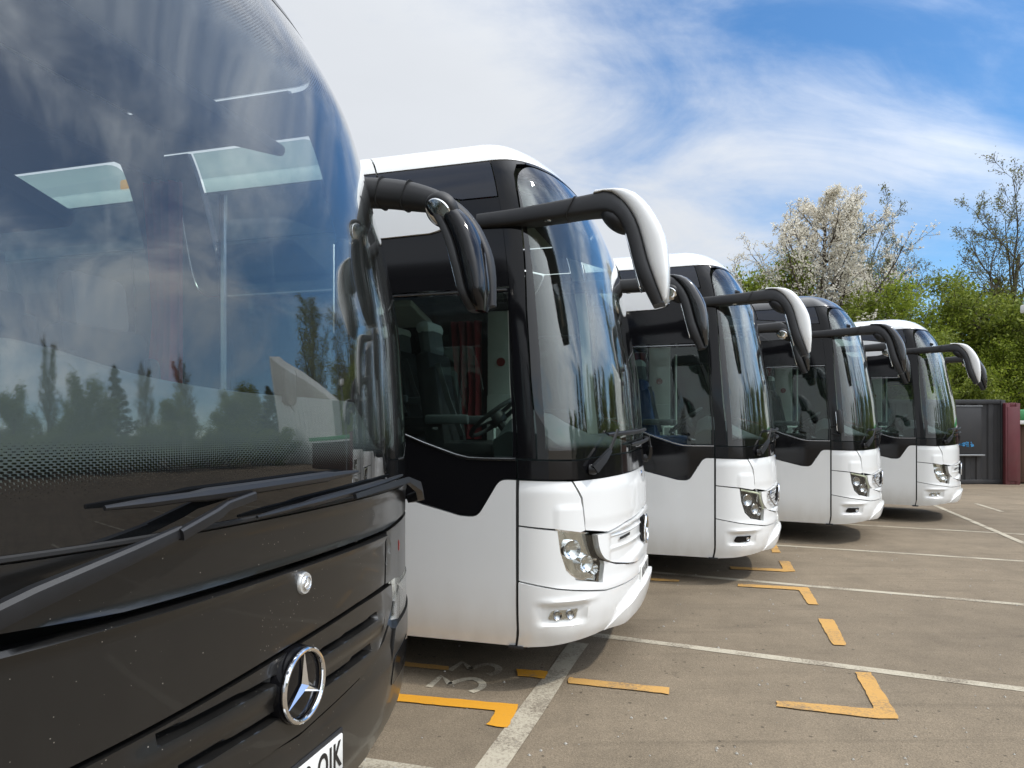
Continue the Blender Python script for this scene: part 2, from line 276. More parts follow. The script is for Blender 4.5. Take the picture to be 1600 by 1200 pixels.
# ------------------------------------------------------------------ object helpers
COL = sc.collection
def tag(o, label=None, cat=None, group=None, kind=None):
    if label: o['label'] = label
    if cat: o['category'] = cat
    if group: o['group'] = group
    if kind: o['kind'] = kind
    return o
def empty(name, loc=(0, 0, 0), rz=0, parent=None):
    o = bpy.data.objects.new(name, None); COL.objects.link(o); o.location = loc; o.rotation_euler = (0, 0, rz); o.parent = parent
    o.empty_display_size = .3
    return o
CACHE = {}
def place(name, me, mat, parent=None, loc=None, rot=None):
    o = bpy.data.objects.new(name, me); COL.objects.link(o); o.parent = parent
    if len(me.materials) == 0: me.materials.append(MATS[mat])
    o.material_slots[0].link = 'OBJECT'; o.material_slots[0].material = MATS[mat]
    if loc is not None: o.location = loc
    if rot is not None: o.rotation_euler = rot
    return o
class MB:
    def __init__(s): s.v = []; s.f = []; s.mi = []
    def add(s, vs, fs, mi=0):
        o = len(s.v); s.v += [tuple(p) for p in vs]; s.f += [tuple(i + o for i in f) for f in fs]; s.mi += [mi] * len(fs); return s
    def box(s, c, d, rz=0, ry=0, rx=0):
        m = Matrix.Translation(c) @ Matrix.Rotation(rz, 4, 'Z') @ Matrix.Rotation(ry, 4, 'Y') @ Matrix.Rotation(rx, 4, 'X')
        vs = [m @ Vector((x * d[0] / 2, y * d[1] / 2, z * d[2] / 2)) for x in (-1, 1) for y in (-1, 1) for z in (-1, 1)]
        return s.add(vs, [(0, 1, 3, 2), (4, 6, 7, 5), (0, 4, 5, 1), (2, 3, 7, 6), (0, 2, 6, 4), (1, 5, 7, 3)])
    def rbox(s, c, d, b=.02, rz=0, ry=0, rx=0, seg=2):
        bm = bmesh.new(); bmesh.ops.create_cube(bm, size=1)
        for v in bm.verts: v.co = Vector((v.co.x * d[0], v.co.y * d[1], v.co.z * d[2]))
        bmesh.ops.bevel(bm, geom=list(bm.edges), offset=min(b, min(d) * .48), segments=seg, profile=.5, affect='EDGES')
        m = Matrix.Translation(c) @ Matrix.Rotation(rz, 4, 'Z') @ Matrix.Rotation(ry, 4, 'Y') @ Matrix.Rotation(rx, 4, 'X')
        bm.verts.index_update(); s.add([m @ v.co for v in bm.verts], [[v.index for v in f.verts] for f in bm.faces]); bm.free(); return s
    def sweep(s, path, secs, bdir=None, cap=True):
        """secs[i]: list of (n,b) offsets, n normal in the bend plane, b sideways"""
        P = [Vector(p) for p in path]; rings = []; pn = None
        for i, p in enumerate(P):
            t = (P[min(i + 1, len(P) - 1)] - P[max(i - 1, 0)]).normalized()
            if bdir is not None: b = Vector(bdir); b = (b - t * b.dot(t)).normalized(); n = t.cross(b) * -1
            else:
                if pn is None: a = Vector((0, 0, 1)) if abs(t.z) < .9 else Vector((1, 0, 0)); n = (a - t * a.dot(t)).normalized()
                else: n = (pn - t * pn.dot(t)).normalized()
                b = t.cross(n); pn = n
            rings.append([p + n * q[0] + b * q[1] for q in secs[i]])
        k = len(secs[0]); vs = [q for r in rings for q in r]; fs = []
        for i in range(len(P) - 1):
            for j in range(k): fs.append((i * k + j, i * k + (j + 1) % k, (i + 1) * k + (j + 1) % k, (i + 1) * k + j))
        if cap: fs.append(tuple(range(k - 1, -1, -1))); fs.append(tuple((len(P) - 1) * k + j for j in range(k)))
        return s.add(vs, fs)
    def tube(s, path, r, seg=8, cap=True):
        rr = r if isinstance(r, (list, tuple)) else [r] * len(path)
        return s.sweep(path, [[(q * math.cos(2 * math.pi * j / seg), q * math.sin(2 * math.pi * j / seg)) for j in range(seg)] for q in rr], cap=cap)
    def lathe(s, prof, c=(0, 0, 0), axis='Y', seg=32):
        c = Vector(c); k = len(prof); vs = []; fs = []
        for i in range(seg):
            a = 2 * math.pi * i / seg
            for r, h in prof:
                if axis == 'Y': vs.append(c + Vector((r * math.cos(a), h, r * math.sin(a))))
                elif axis == 'X': vs.append(c + Vector((h, r * math.cos(a), r * math.sin(a))))
                else: vs.append(c + Vector((r * math.cos(a), r * math.sin(a), h)))
        for i in range(seg):
            for j in range(k - 1): fs.append((i * k + j, i * k + j + 1, ((i + 1) % seg) * k + j + 1, ((i + 1) % seg) * k + j))
        return s.add(vs, fs)
    def ring(s, c, R_, r, axis='X', seg=40, k=10):
        return s.lathe([(R_ + r * math.cos(2 * math.pi * j / k), r * math.sin(2 * math.pi * j / k)) for j in range(k + 1)], c, axis, seg)
    def mesh(s, name, smooth=40, mats=()):
        me = bpy.data.meshes.new(name); me.from_pydata(s.v, [], s.f); me.validate(verbose=False)
        bm = bmesh.new(); bm.from_mesh(me); bmesh.ops.recalc_face_normals(bm, faces=bm.faces); bm.to_mesh(me); bm.free()
        if smooth: me.shade_smooth(); me.set_sharp_from_angle(angle=R(smooth))
        for m in mats: me.materials.append(MATS[m])
        return me
    def build(s, name, mat, parent=None, smooth=40, loc=None, rot=None):
        return place(name, s.mesh(name, smooth), mat, parent, loc, rot)
def shared(key, fn):
    if key not in CACHE: CACHE[key] = fn()
    return CACHE[key]

# ------------------------------------------------------------------ coach body surface: (U metres round the plan, v up the profile)
class Surf:
    def __init__(s, rows, e, D):
        s.c = np.array(rows).T; s.e = e
        t = np.linspace(0, math.pi / 2, 3001); y = 1.275 * np.sin(t) ** (2 / e); x = D * np.maximum(np.cos(t), 0) ** (2 / e)
        a = np.concatenate([[0], np.cumsum(np.hypot(np.diff(y), np.diff(x)))])
        s.ta, s.ty, s.tx = a, y / 1.275, x / D; s.LC = a[-1]
        xs = s.c[0]; h = np.diff(xs); s.m = []
        for k in range(1, 5):
            d = np.diff(s.c[k]) / h; m = np.zeros(len(xs)); m[0] = d[0]; m[-1] = d[-1]
            for i in range(1, len(xs) - 1): m[i] = 0 if d[i - 1] * d[i] <= 0 else 2 * d[i - 1] * d[i] / (d[i - 1] + d[i])
            s.m.append(m)
    def row(s, v):
        xs = s.c[0]; v = np.clip(v, xs[0], xs[-1]); i = np.clip(np.searchsorted(xs, v) - 1, 0, len(xs) - 2); h = xs[i + 1] - xs[i]; t = (v - xs[i]) / h
        return [(2*t**3-3*t*t+1)*s.c[k][i] + (t**3-2*t*t+t)*h*s.m[k-1][i] + (-2*t**3+3*t*t)*s.c[k][i+1] + (t**3-t*t)*h*s.m[k-1][i+1] for k in range(1, 5)]
    def P(s, U, v):
        U = np.asarray(U, float); v = np.asarray(v, float); z, w_, xs, D = s.row(v); q = np.abs(U); qq = np.minimum(q, s.LC)
        y = w_ * np.interp(qq, s.ta, s.ty) * np.sign(U); x = xs + D * np.interp(qq, s.ta, s.tx) - np.maximum(q - s.LC, 0)
        return np.stack([np.maximum(x, -11.4), y, z], -1)
    def Nn(s, U, v):
        h = .004; U = np.asarray(U, float); v = np.asarray(v, float)
        a = s.P(U + h, v) - s.P(U - h, v); b = s.P(U, np.minimum(v + h, s.c[0][-1])) - s.P(U, np.maximum(v - h, s.c[0][0])); n = np.cross(a, b)
        return n / np.maximum(np.linalg.norm(n, axis=-1, keepdims=True), 1e-9)
    def at(s, U, v, off=0.): return Vector((s.P(U, v) + s.Nn(U, v) * off).tolist())
def area(p): return sum(p[i][0] * p[(i + 1) % len(p)][1] - p[(i + 1) % len(p)][0] * p[i][1] for i in range(len(p))) / 2
def rnd(poly, seg=5):
    """poly of (U,v) or (U,v,radius): rounds the corners that carry a radius"""
    out = []; n = len(poly)
    for i in range(n):
        p = poly[i]; r = p[2] if len(p) > 2 else 0
        c = Vector(p[:2])
        if r <= 0: out.append((c.x, c.y)); continue
        a = Vector(poly[i - 1][:2]); b = Vector(poly[(i + 1) % n][:2])
        da, db = (a - c), (b - c); ra = min(r, da.length * .49); rb = min(r, db.length * .49)
        pa = c + da.normalized() * ra; pb = c + db.normalized() * rb
        for k in range(seg + 1):
            t = k / seg; q = pa * (1 - t) ** 2 + c * 2 * t * (1 - t) + pb * t * t; out.append((q.x, q.y))
    return out
def inset(p, g):
    if area(p) < 0: p = p[::-1]
    n = len(p); out = []
    for i in range(n):
        a, b, c = Vector(p[i - 1]), Vector(p[i]), Vector(p[(i + 1) % n])
        d1 = (b - a); d2 = (c - b)
        if d1.length < 1e-7 or d2.length < 1e-7: continue
        d1.normalize(); d2.normalize(); n1 = Vector((-d1.y, d1.x)); n2 = Vector((-d2.y, d2.x)); m = (n1 + n2)
        if m.length < 1e-5: m = n1
        m.normalize(); k = g / max(.4, m.dot(n1)); out.append((b.x + m.x * k, b.y + m.y * k))
    return out
def patch(S, poly, off=0., thick=.02, disp=None, du=.05, dv=.06, cutU=(), cutV=(), gap=.003, inner='interior_grey', soft=.0035):
    p = rnd(poly); p = inset(p, gap)
    if area(p) < 0: p = p[::-1]
    bm = bmesh.new(); f = bm.faces.new([bm.verts.new((a, b, 0)) for a, b in p])
    u0, u1 = min(a for a, b in p), max(a for a, b in p); v0, v1 = min(b for a, b in p), max(b for a, b in p)
    cu = set(); q = -S.LC
    nU = int(math.ceil(2 * S.LC / du)); cu |= {-S.LC + 2 * S.LC * i / nU for i in range(nU + 1)}
    cu |= {sgn * (S.LC + 1.0 * k) for k in range(1, 12) for sgn in (-1, 1)}; cu |= set(cutU)
    cv = {k * dv for k in range(int(v0 / dv), int(v1 / dv) + 2)} | set(cutV)
    for a in sorted(cu):
        if u0 + 1e-4 < a < u1 - 1e-4: bmesh.ops.bisect_plane(bm, geom=list(bm.verts) + list(bm.edges) + list(bm.faces), plane_co=(a, 0, 0), plane_no=(1, 0, 0), dist=1e-5)
    for b in sorted(cv):
        if v0 + 1e-4 < b < v1 - 1e-4: bmesh.ops.bisect_plane(bm, geom=list(bm.verts) + list(bm.edges) + list(bm.faces), plane_co=(0, b, 0), plane_no=(0, 1, 0), dist=1e-5)
    bm.verts.index_update(); bm.normal_update()
    UV = np.array([(v.co.x, v.co.y) for v in bm.verts]); faces = [[v.index for v in f.verts] if f.normal.z >= 0 else [v.index for v in reversed(f.verts)] for f in bm.faces]
    bnd = set(v.index for e in bm.edges if len(e.link_faces) == 1 for v in e.verts)
    bedges = []
    for f in faces:
        pass
    cnt = {}
    for f in faces:
        for i in range(len(f)): cnt[(f[i], f[(i + 1) % len(f)])] = 1
    bedges = [e for e in cnt if (e[1], e[0]) not in cnt]
    bm.free()
    P0 = S.P(UV[:, 0], UV[:, 1]); Nm = S.Nn(UV[:, 0], UV[:, 1]); d = np.full(len(UV), float(off))
    if disp is not None: d = d + np.array([disp(a, b) for a, b in UV])
    n = len(UV); outer = P0 + Nm * d[:, None]
    edge = outer + 0
    bl = sorted(bnd); bi = {k: 2 * n + j for j, k in enumerate(bl)}
    innerP = P0 + Nm * (d - thick)[:, None]
    # the rim starts a hair below the skin: a soft, light-catching panel edge
    rimP = outer[bl] - Nm[bl] * soft
    # shrink the skin's own boundary a touch by pulling rim outwards along the edge is skipped: rim ring sits under the skin edge
    V = np.concatenate([outer, innerP, rimP]); F_ = list(faces); mi = [0] * len(faces)
    F_ += [[i + n for i in reversed(f)] for f in faces]; mi += [1] * len(faces)
    for a, b in bedges:
        F_.append([b, a, bi[a], bi[b]]); mi.append(0)
        F_.append([bi[b], bi[a], a + n, b + n]); mi.append(0)
    me = bpy.data.meshes.new('panel'); me.from_pydata(V.tolist(), [], F_); me.polygons.foreach_set('material_index', mi)
    uvl = me.uv_layers.new(name='UVMap'); li = np.zeros(len(me.loops), int); me.loops.foreach_get('vertex_index', li)
    UVa = np.concatenate([UV, UV, UV[bl]]); uvl.data.foreach_set('uv', UVa[li].astype(np.float32).ravel())
    me.shade_smooth(); me.set_sharp_from_angle(angle=R(38))
    me.materials.append(MATS['black_paint']); me.materials.append(MATS[inner])
    return me
def mir(poly): return [(-p[0], *p[1:]) for p in poly]
def both(poly): return poly, mir(poly)
def closed(poly_half): # half outline from (0,top) round to (0,bottom) on q>0 -> full symmetric polygon
    return poly_half + [(-p[0], *p[1:]) for p in reversed(poly_half) if p[0] > 1e-6]
def ss(a, b, x):
    t = min(1, max(0, (x - a) / (b - a))); return t * t * (3 - 2 * t)
def catmull(pts, n=6):
    P = [Vector(p) for p in pts]; out = []
    for i in range(len(P) - 1):
        a, b, c, d = P[max(i - 1, 0)], P[i], P[i + 1], P[min(i + 2, len(P) - 1)]
        for k in range(n):
            t = k / n; out.append(.5 * ((2 * b) + (c - a) * t + (2 * a - 5 * b + 4 * c - d) * t * t + (3 * b - a - 3 * c + d) * t ** 3))
    out.append(P[-1]); return out

# ------------------------------------------------------------------ ground and its painted markings
def sheet(name, pts, z, mat, parent=None, th=0):
    b = MB(); b.add([(x, y, z) for x, y in pts], [tuple(range(len(pts)))]); me = b.mesh(name, 0)
    if me.polygons[0].normal.z < 0: me.flip_normals()
    return place(name, me, mat, parent)
ground = sheet('ground', [(-600, -600), (600, -600), (600, 900), (-600, 900)], 0, 'asphalt'); tag(ground, kind='structure')
def strip(name, p, q, wd, z, mat):
    d = Vector((q[0] - p[0], q[1] - p[1])).normalized(); o = Vector((-d.y, d.x)) * wd / 2
    n = max(2, int((Vector(q) - Vector(p)).length / .35)); rg = random.Random(int(p[0] * 100)); L_, R_ = [], []
    for i in range(n + 1):
        c = Vector(p).lerp(Vector(q), i / n); L_.append(c + o * (1 + rg.uniform(-.10, .10))); R_.append(c - o * (1 + rg.uniform(-.10, .10)))
    return sheet(name, [tuple(v) for v in L_ + R_[::-1]], z, mat, ground)
for p, q, wd in (((-3.139, 7.542), (9.967, 1.742), .10), ((-0.957, 9.544), (12.333, 3.556), .10), ((-0.463, 12.187), (12.945, 6.273), .095), ((2.711, 14.088), (11.978, 9.458), .09), ((-1.231, 3.753), (3.649, 2.294), .11)):
    strip('bay_line', p, q, wd, .003, 'white_line_paint')
strip('cross_line', (-0.416, 2.598), (0.547, 5.623), .155, .0055, 'white_line_paint')
strip('cross_line', (9.513, 15.681), (6.839, 7.865), .10, .0055, 'white_line_paint')
strip('cross_line', (10.566, 15.739), (10.100, 14.248), .08, .0055, 'white_line_paint')
def ragged(poly, seed):
    rg = random.Random(seed); out = []
    for i, p in enumerate(poly):
        q = poly[(i + 1) % len(poly)]; n = max(1, int(math.hypot(q[0] - p[0], q[1] - p[1]) / .05))
        for k in range(n): t = k / n; j = .004 if k else .012; out.append((p[0] + (q[0] - p[0]) * t + rg.uniform(-j, j), p[1] + (q[1] - p[1]) * t + rg.uniform(-j, j)))
    return out
YEL = [[(-0.775, 4.549), (0.045, 4.362), (-0.026, 4.022), (-0.147, 4.065), (-0.095, 4.274), (-0.753, 4.422)], [(-1.622, 4.745), (-0.778, 4.550), (-0.756, 4.423), (-1.594, 4.619)],
       [(0.394, 4.838), (1.059, 4.649), (1.033, 4.538), (0.376, 4.730)], [(0.037, 5.003), (0.262, 4.964), (0.223, 4.814), (0.036, 4.875)], [(-0.965, 5.208), (-0.459, 5.057), (-0.461, 4.977), (-0.947, 5.110)],
       [(2.451, 4.938), (2.558, 4.926), (2.329, 4.144), (2.196, 4.162), (1.669, 4.332), (1.699, 4.433), (2.254, 4.293)], [(2.794, 6.312), (2.930, 6.291), (2.684, 5.541), (2.578, 5.557)],
       [(2.522, 7.717), (3.230, 7.534), (3.020, 6.808), (2.923, 6.832), (3.083, 7.417), (2.482, 7.595)], [(2.735, 8.665), (3.341, 8.510), (3.488, 9.034), (3.613, 8.992), (3.429, 8.361), (3.290, 8.361), (2.687, 8.510)],
       [(3.836, 10.304), (3.919, 10.248), (3.744, 9.627), (3.628, 9.627)], [(1.490, 8.043), (1.919, 7.910), (1.881, 7.812), (1.465, 7.910)]]
for i, y in enumerate(YEL): sheet('yellow_marking', ragged(y, i), .0085, 'fresh_yellow_line_paint' if i in (0, 1, 3) else 'yellow_line_paint', ground)
for d in ([(-0.563, 4.668), (-0.497, 4.873), (-0.422, 4.722), (-0.361, 4.790), (-0.272, 4.823), (-0.207, 4.749), (-0.208, 4.656), (-0.273, 4.580)], [(-0.451, 4.984), (-0.370, 5.167), (-0.299, 5.016), (-0.240, 5.083), (-0.162, 5.116), (-0.099, 5.038), (-0.113, 4.941), (-0.170, 4.898)]):
    c = [Vector(p) for p in d[:3]] + [Vector((p.x, p.y)) for p in catmull([(*p, 0) for p in d[2:]], 5)][1:]
    Lp, Rp = [], []
    for i, p in enumerate(c):
        t = (c[min(i + 1, len(c) - 1)] - c[max(i - 1, 0)]).normalized(); o = Vector((-t.y, t.x)) * .026; Lp.append(tuple(p + o)); Rp.append(tuple(p - o))
    b = MB(); k = len(c); b.add([(x, y, .0045) for x, y in Lp + Rp], [(i, i + 1, k + i + 1, k + i) for i in range(k - 1)])
    me = b.mesh('bay_digit', 0)
    if me.polygons[0].normal.z < 0: me.flip_normals()
    place('bay_digit', me, 'white_line_paint', ground)
tag(sheet('verge', [(-40, 20.3), (60, 20.0), (60, 60), (-40, 60)], .004, 'bare_earth'), kind='structure')
rg = random.Random(4); b = MB()
for i in range(420):
    y = 3 + rg.random() ** 1.6 * 17; x = rg.uniform(-.2, .8) * y + rg.uniform(-.3, .6); s = rg.uniform(.004, .013); h = rg.random() * 6.28
    pts = [(x + s * math.cos(h + a) * rg.uniform(.7, 1.2), y + s * math.sin(h + a) * rg.uniform(.7, 1.2), .002) for a in (0, 1.57, 3.14, 4.71)]
    b.add(pts + [(x, y, .002 + s * .9)], [(0, 1, 4), (1, 2, 4), (2, 3, 4), (3, 0, 4)])
tag(b.build('grit', 'stone'), 'scattered grit and small stones lying on the asphalt', 'grit', kind='stuff')

# ------------------------------------------------------------------ coaches
HEAD = -R(16)
AX = Vector((math.cos(HEAD), math.sin(HEAD))); NX = Vector((-math.sin(HEAD), math.cos(HEAD)))
def bay(a, n): q = AX * a + NX * n; return (q.x, q.y, 0)
ROWS_W = [(.30,.30,1.225,-.02,.60),(.42,.42,1.258,0,.64),(.55,.55,1.272,0,.665),(.7,.7,1.275,0,.67),(1.3,1.3,1.275,0,.662),(1.6,1.6,1.272,0,.65),(2.05,2.05,1.262,-.03,.65),(2.43,2.43,1.245,-.05,.608),(2.65,2.65,1.235,-.064,.58),(3.05,3.05,1.21,-.112,.545),(3.3,3.3,1.19,-.155,.49),(3.45,3.45,1.165,-.195,.44),(3.6,3.585,1.115,-.25,.38),(3.75,3.68,1.01,-.34,.33),(4.0,3.755,.74,-.55,.30),(4.3,3.785,.38,-.85,.2),(4.6,3.79,.004,-1.1,.02)]
ROWS_B = [(.27,.27,1.16,-.14,.40),(.45,.45,1.24,-.03,.44),(.6,.6,1.265,0,.475),(.85,.85,1.275,0,.5),(1.6,1.6,1.275,0,.5),(2.0,2.0,1.265,0,.475),(2.37,2.37,1.25,-.04,.455),(2.7,2.7,1.23,-.1,.425),(3.0,3.0,1.19,-.165,.405),(3.3,3.3,1.10,-.27,.35),(3.45,3.43,1.04,-.33,.31),(3.6,3.52,.92,-.45,.27),(3.85,3.59,.65,-.7,.25),(4.15,3.615,.33,-.95,.2),(4.45,3.62,.004,-1.2,.02)]
SW = Surf(ROWS_W, 2.4, .66); SB = Surf(ROWS_B, 2.6, .5)

def loft2(inner, outer, wid, yc, sgn, k=14, sq=.55):
    """closed tube between two curves in the x-z plane, half-width wid[i] about y = yc[i]"""
    vs = []; fs = []; n = len(inner)
    for i in range(n):
        I, O = Vector((inner[i][0], 0, inner[i][1])), Vector((outer[i][0], 0, outer[i][1])); c = (I + O) / 2; h = (O - I) / 2
        for j in range(k):
            a = 2 * math.pi * j / k; ca, sa = math.cos(a), math.sin(a)
            vs.append(c + h * math.copysign(abs(ca) ** sq, ca) + Vector((0, sgn * yc[i] + wid[i] * math.copysign(abs(sa) ** sq, sa), 0)))
    for i in range(n - 1):
        for j in range(k): fs.append((i * k + j, i * k + (j + 1) % k, (i + 1) * k + (j + 1) % k, (i + 1) * k + j))
    fs.append(tuple(range(k))); fs.append(tuple((n - 1) * k + j for j in range(k)))
    return vs, fs
def resample(pts, n):
    c = catmull([(p[0], p[1], 0) for p in pts], 12); d = [0]
    for i in range(1, len(c)): d.append(d[-1] + (c[i] - c[i - 1]).length)
    t = np.linspace(0, d[-1], n); return list(zip(np.interp(t, d, [p.x for p in c]), np.interp(t, d, [p.y for p in c])))
def ellipsoid(c, r, seg=18, rg=12):
    vs = [Vector(c) + Vector((r[0] * math.sin(math.pi * i / rg) * math.cos(2 * math.pi * j / seg), r[1] * math.sin(math.pi * i / rg) * math.sin(2 * math.pi * j / seg), r[2] * math.cos(math.pi * i / rg))) for i in range(rg + 1) for j in range(seg)]
    return vs, [(i * seg + j, i * seg + (j + 1) % seg, (i + 1) * seg + (j + 1) % seg, (i + 1) * seg + j) for i in range(rg) for j in range(seg)]

def star_mesh(r, tube, depth=.012):
    """three-pointed star in a ring, facing +x"""
    def fn():
        b = MB(); b.ring((0, 0, 0), r, tube, 'X', 44, 10)
        for k in range(3):
            a = math.pi / 2 + k * 2 * math.pi / 3
            tip = Vector((0, math.cos(a), math.sin(a))) * (r * .97)
            l_ = Vector((0, math.cos(a + 1.047), math.sin(a + 1.047))) * (r * .17); r_ = Vector((0, math.cos(a - 1.047), math.sin(a - 1.047))) * (r * .17)
            c = Vector((depth, 0, 0)); k0 = Vector((-depth * .4, 0, 0))
            b.add([c, tip, l_, r_, k0], [(0, 1, 2), (0, 3, 1), (4, 2, 1), (4, 1, 3)])
        return b.mesh('star', 25)
    return fn
def seat_mesh():
    b = MB(); b.rbox((.22, 0, .12), (.5, .47, .16), .05); b.rbox((-.05, 0, .50), (.13, .46, .75), .05, ry=-.14)
    for s in (-1, 1): b.rbox((-.02, s * .205, .45), (.16, .07, .6), .03, ry=-.14)
    b.rbox((.2, 0, -.15), (.3, .34, .4), .02)
    return b.mesh('seat')
def headrest_mesh():
    b = MB(); b.rbox((-.115, 0, .97), (.11, .30, .26), .05, ry=-.14); return b.mesh('headrest')
def cover_mesh():
    b = MB(); b.rbox((-.125, 0, 1.06), (.125, .32, .10), .045, ry=-.14); return b.mesh('headrest_cover')
def belt_mesh():
    b = MB(); b.sweep([(.02, -.2, .78), (.07, -.1, .5), (.12, .05, .24)], [[(-.022, -.004), (-.022, .004), (.022, .004), (.022, -.004)]] * 3); return b.mesh('seat_belt')
def armrest_mesh():
    b = MB(); b.rbox((.12, .26, .36), (.34, .06, .07), .02); b.rbox((.12, -.26, .36), (.34, .06, .07), .02); return b.mesh('armrest')
def put_seat(root, x, y, z, mat, cover=False, head='seat_grey'):
    s = place('seat', shared('seat', seat_mesh), mat, root, (x, y, z))
    place('headrest', shared('headrest', headrest_mesh), head, s)
    place('armrest', shared('armrest', armrest_mesh), 'interior_grey', s)
    if cover: place('headrest_cover', shared('hcover', cover_mesh), 'seat_cover', s); place('seat_belt', shared('belt', belt_mesh), 'seat_grey', s)
    return s
def wheel_set(root, xs, key, dz=0.):
    def tyre():
        b = MB(); b.lathe([(.30, -.13), (.46, -.135), (.50, -.11), (.51, -.06), (.51, .06), (.50, .11), (.46, .135), (.30, .13)], seg=40); return b.mesh('tyre')
    def rim():
        b = MB(); b.lathe([(.0, -.06), (.09, -.075), (.1, -.02), (.22, -.03), (.28, -.1), (.315, -.12), (.315, .12)], seg=32); return b.mesh('rim')
    for x in xs:
        for s in (-1, 1):
            wv = place('wheel', shared('tyre', tyre), 'tyre', root, (x, s * 1.08, .51 - dz), (0, 0, 0 if s < 0 else math.pi))
            place('rim', shared('rim', rim), 'rim', wv)
def surf_tube(S, pts, r, seg=6, off=.0):
    b = MB(); b.tube([S.at(u, v, off) for u, v in pts], r, seg); return b
def rear_mesh(S):
    v = np.concatenate([np.linspace(S.c[0][0], 3.2, 20), np.linspace(3.25, S.c[0][-1], 14)]); z, w_, _, _ = S.row(v)
    pts = [(-11.4, -a, b) for a, b in zip(w_, z)] + [(-11.4, a, b) for a, b in zip(w_[::-1], z[::-1])]; n = len(pts)
    b = MB(); b.add(pts + [(p[0] - .06, p[1] * .985, p[2]) for p in pts], [tuple(range(n - 1, -1, -1)), tuple(range(n, 2 * n))] + [(i, (i + 1) % n, n + (i + 1) % n, n + i) for i in range(n)])
    return b.mesh('rear')
def dash_mesh(S, e, zlow, zmid, hump, depth):
    b = MB(); ys = np.linspace(-1.1, 1.1, 23); k = 8; vs = []
    z, w_, xs, D = [float(q) for q in S.row(np.array(zlow))]
    for y in ys:
        xf = xs + D * (1 - (abs(y) / w_) ** e) ** (1 / e) - .05
        h = hump * math.exp(-((y + .55) / .42) ** 2)
        for x, zz in ((xf - .02, zlow - .12), (xf - .02, zlow), (xf - .10, zlow + .05), (min(xf - .2, .22), zmid + h * .3), (min(xf - .3, .05), zmid + h * .8), (-depth + .1, zmid + h), (-depth, zmid + h - .06), (-depth + .06, .95)): vs.append((x, y, zz))
    fs = [(i * k + j, i * k + j + 1, (i + 1) * k + j + 1, (i + 1) * k + j) for i in range(len(ys) - 1) for j in range(k - 1)]
    fs += [tuple(range(k)), tuple((len(ys) - 1) * k + j for j in range(k))]
    b.add(vs, fs); return b.mesh('dash', 50)
def steering_mesh():
    b = MB(); b.ring((0, 0, 0), .23, .017, 'Z', 36, 8); b.lathe([(0, .03), (.06, .03), (.075, .0), (.06, -.06), (0, -.06)], axis='Z', seg=16)
    for a in (0, 2.1, 4.2): b.sweep([(.05 * math.cos(a), .05 * math.sin(a), 0), (.23 * math.cos(a), .23 * math.sin(a), 0)], [[(-.012, -.02), (-.012, .02), (.012, .02), (.012, -.02)]] * 2)
    b.tube([(0, 0, -.05), (0, 0, -.5)], .035, 8); return b.mesh('steering_wheel')

# ---- mirrors of the white-bodied coaches
IN_W = resample([(-.289, 3.037), (.197, 3.035), (.48, 3.04), (.62, 3.02), (.70, 2.90), (.765, 2.66), (.86, 2.455)], 26)
BD_W = resample([(-.289, 3.14), (.197, 3.15), (.48, 3.168), (.62, 3.165), (.765, 2.98), (.845, 2.70), (.93, 2.47)], 26)
def arm_w(sg):
    ext = .20 if sg > 0 else 0.
    t = np.linspace(0, 1, 26); yc = np.interp(t, [0, .3, .6, 1], [1.13, 1.22, 1.27, 1.27]); wd = np.interp(t, [0, .15, .5, .62, .9, 1], [.12, .09, .09, .115, .12, .08])
    b = MB(); b.add(*loft2([(IN_W[0][0] - ext, IN_W[0][1])] + IN_W[1:], [(BD_W[0][0] - ext, BD_W[0][1])] + BD_W[1:], wd, yc, sg, 20, .42)); return b.mesh('mirror_arm', 45)
def cover_w(sg):
    i = resample([(.50, 3.160), (.62, 3.15), (.755, 2.98), (.835, 2.70), (.92, 2.475)], 16); o = resample([(.52, 3.185), (.76, 3.14), (.918, 2.92), (.958, 2.70), (.95, 2.50)], 16)
    t = np.linspace(0, 1, 16); wd = np.interp(t, [0, .2, .5, .85, 1], [.07, .115, .128, .12, .085])
    b = MB(); b.add(*loft2(i, o, wd, [1.27] * 16, sg, 20, .55)); return b.mesh('mirror_cover', 50)
def house_w(sg):
    b = MB(); v, f = ellipsoid((0, 0, 0), (.115, .10, .055)); m = Matrix.Translation((.635, sg * 1.27, 2.995)) @ Matrix.Rotation(.7, 4, 'Y')
    b.add([m @ p for p in v], f); return b.mesh('wide_mirror_housing', 60)
def glass_w(sg):
    b = MB(); b.rbox((.745, sg * 1.27, 2.73), (.012, .17, .34), .02, ry=-.24); return b.mesh('mirror_glass')
def joint_ring(I, O, wd, yc, sg):
    """thin raised seam round an arm at one station"""
    h = ((O[0] - I[0]) * .03, (O[1] - I[1]) * .03); b = MB()
    b.add(*loft2([(I[0] - h[0] + d, I[1] - h[1]) for d in (-.0025, .0025)], [(O[0] + h[0] + d, O[1] + h[1]) for d in (-.0025, .0025)], [wd * 1.03] * 2, [yc] * 2, sg, 20, .42)); return b.mesh('arm_joint', 30)

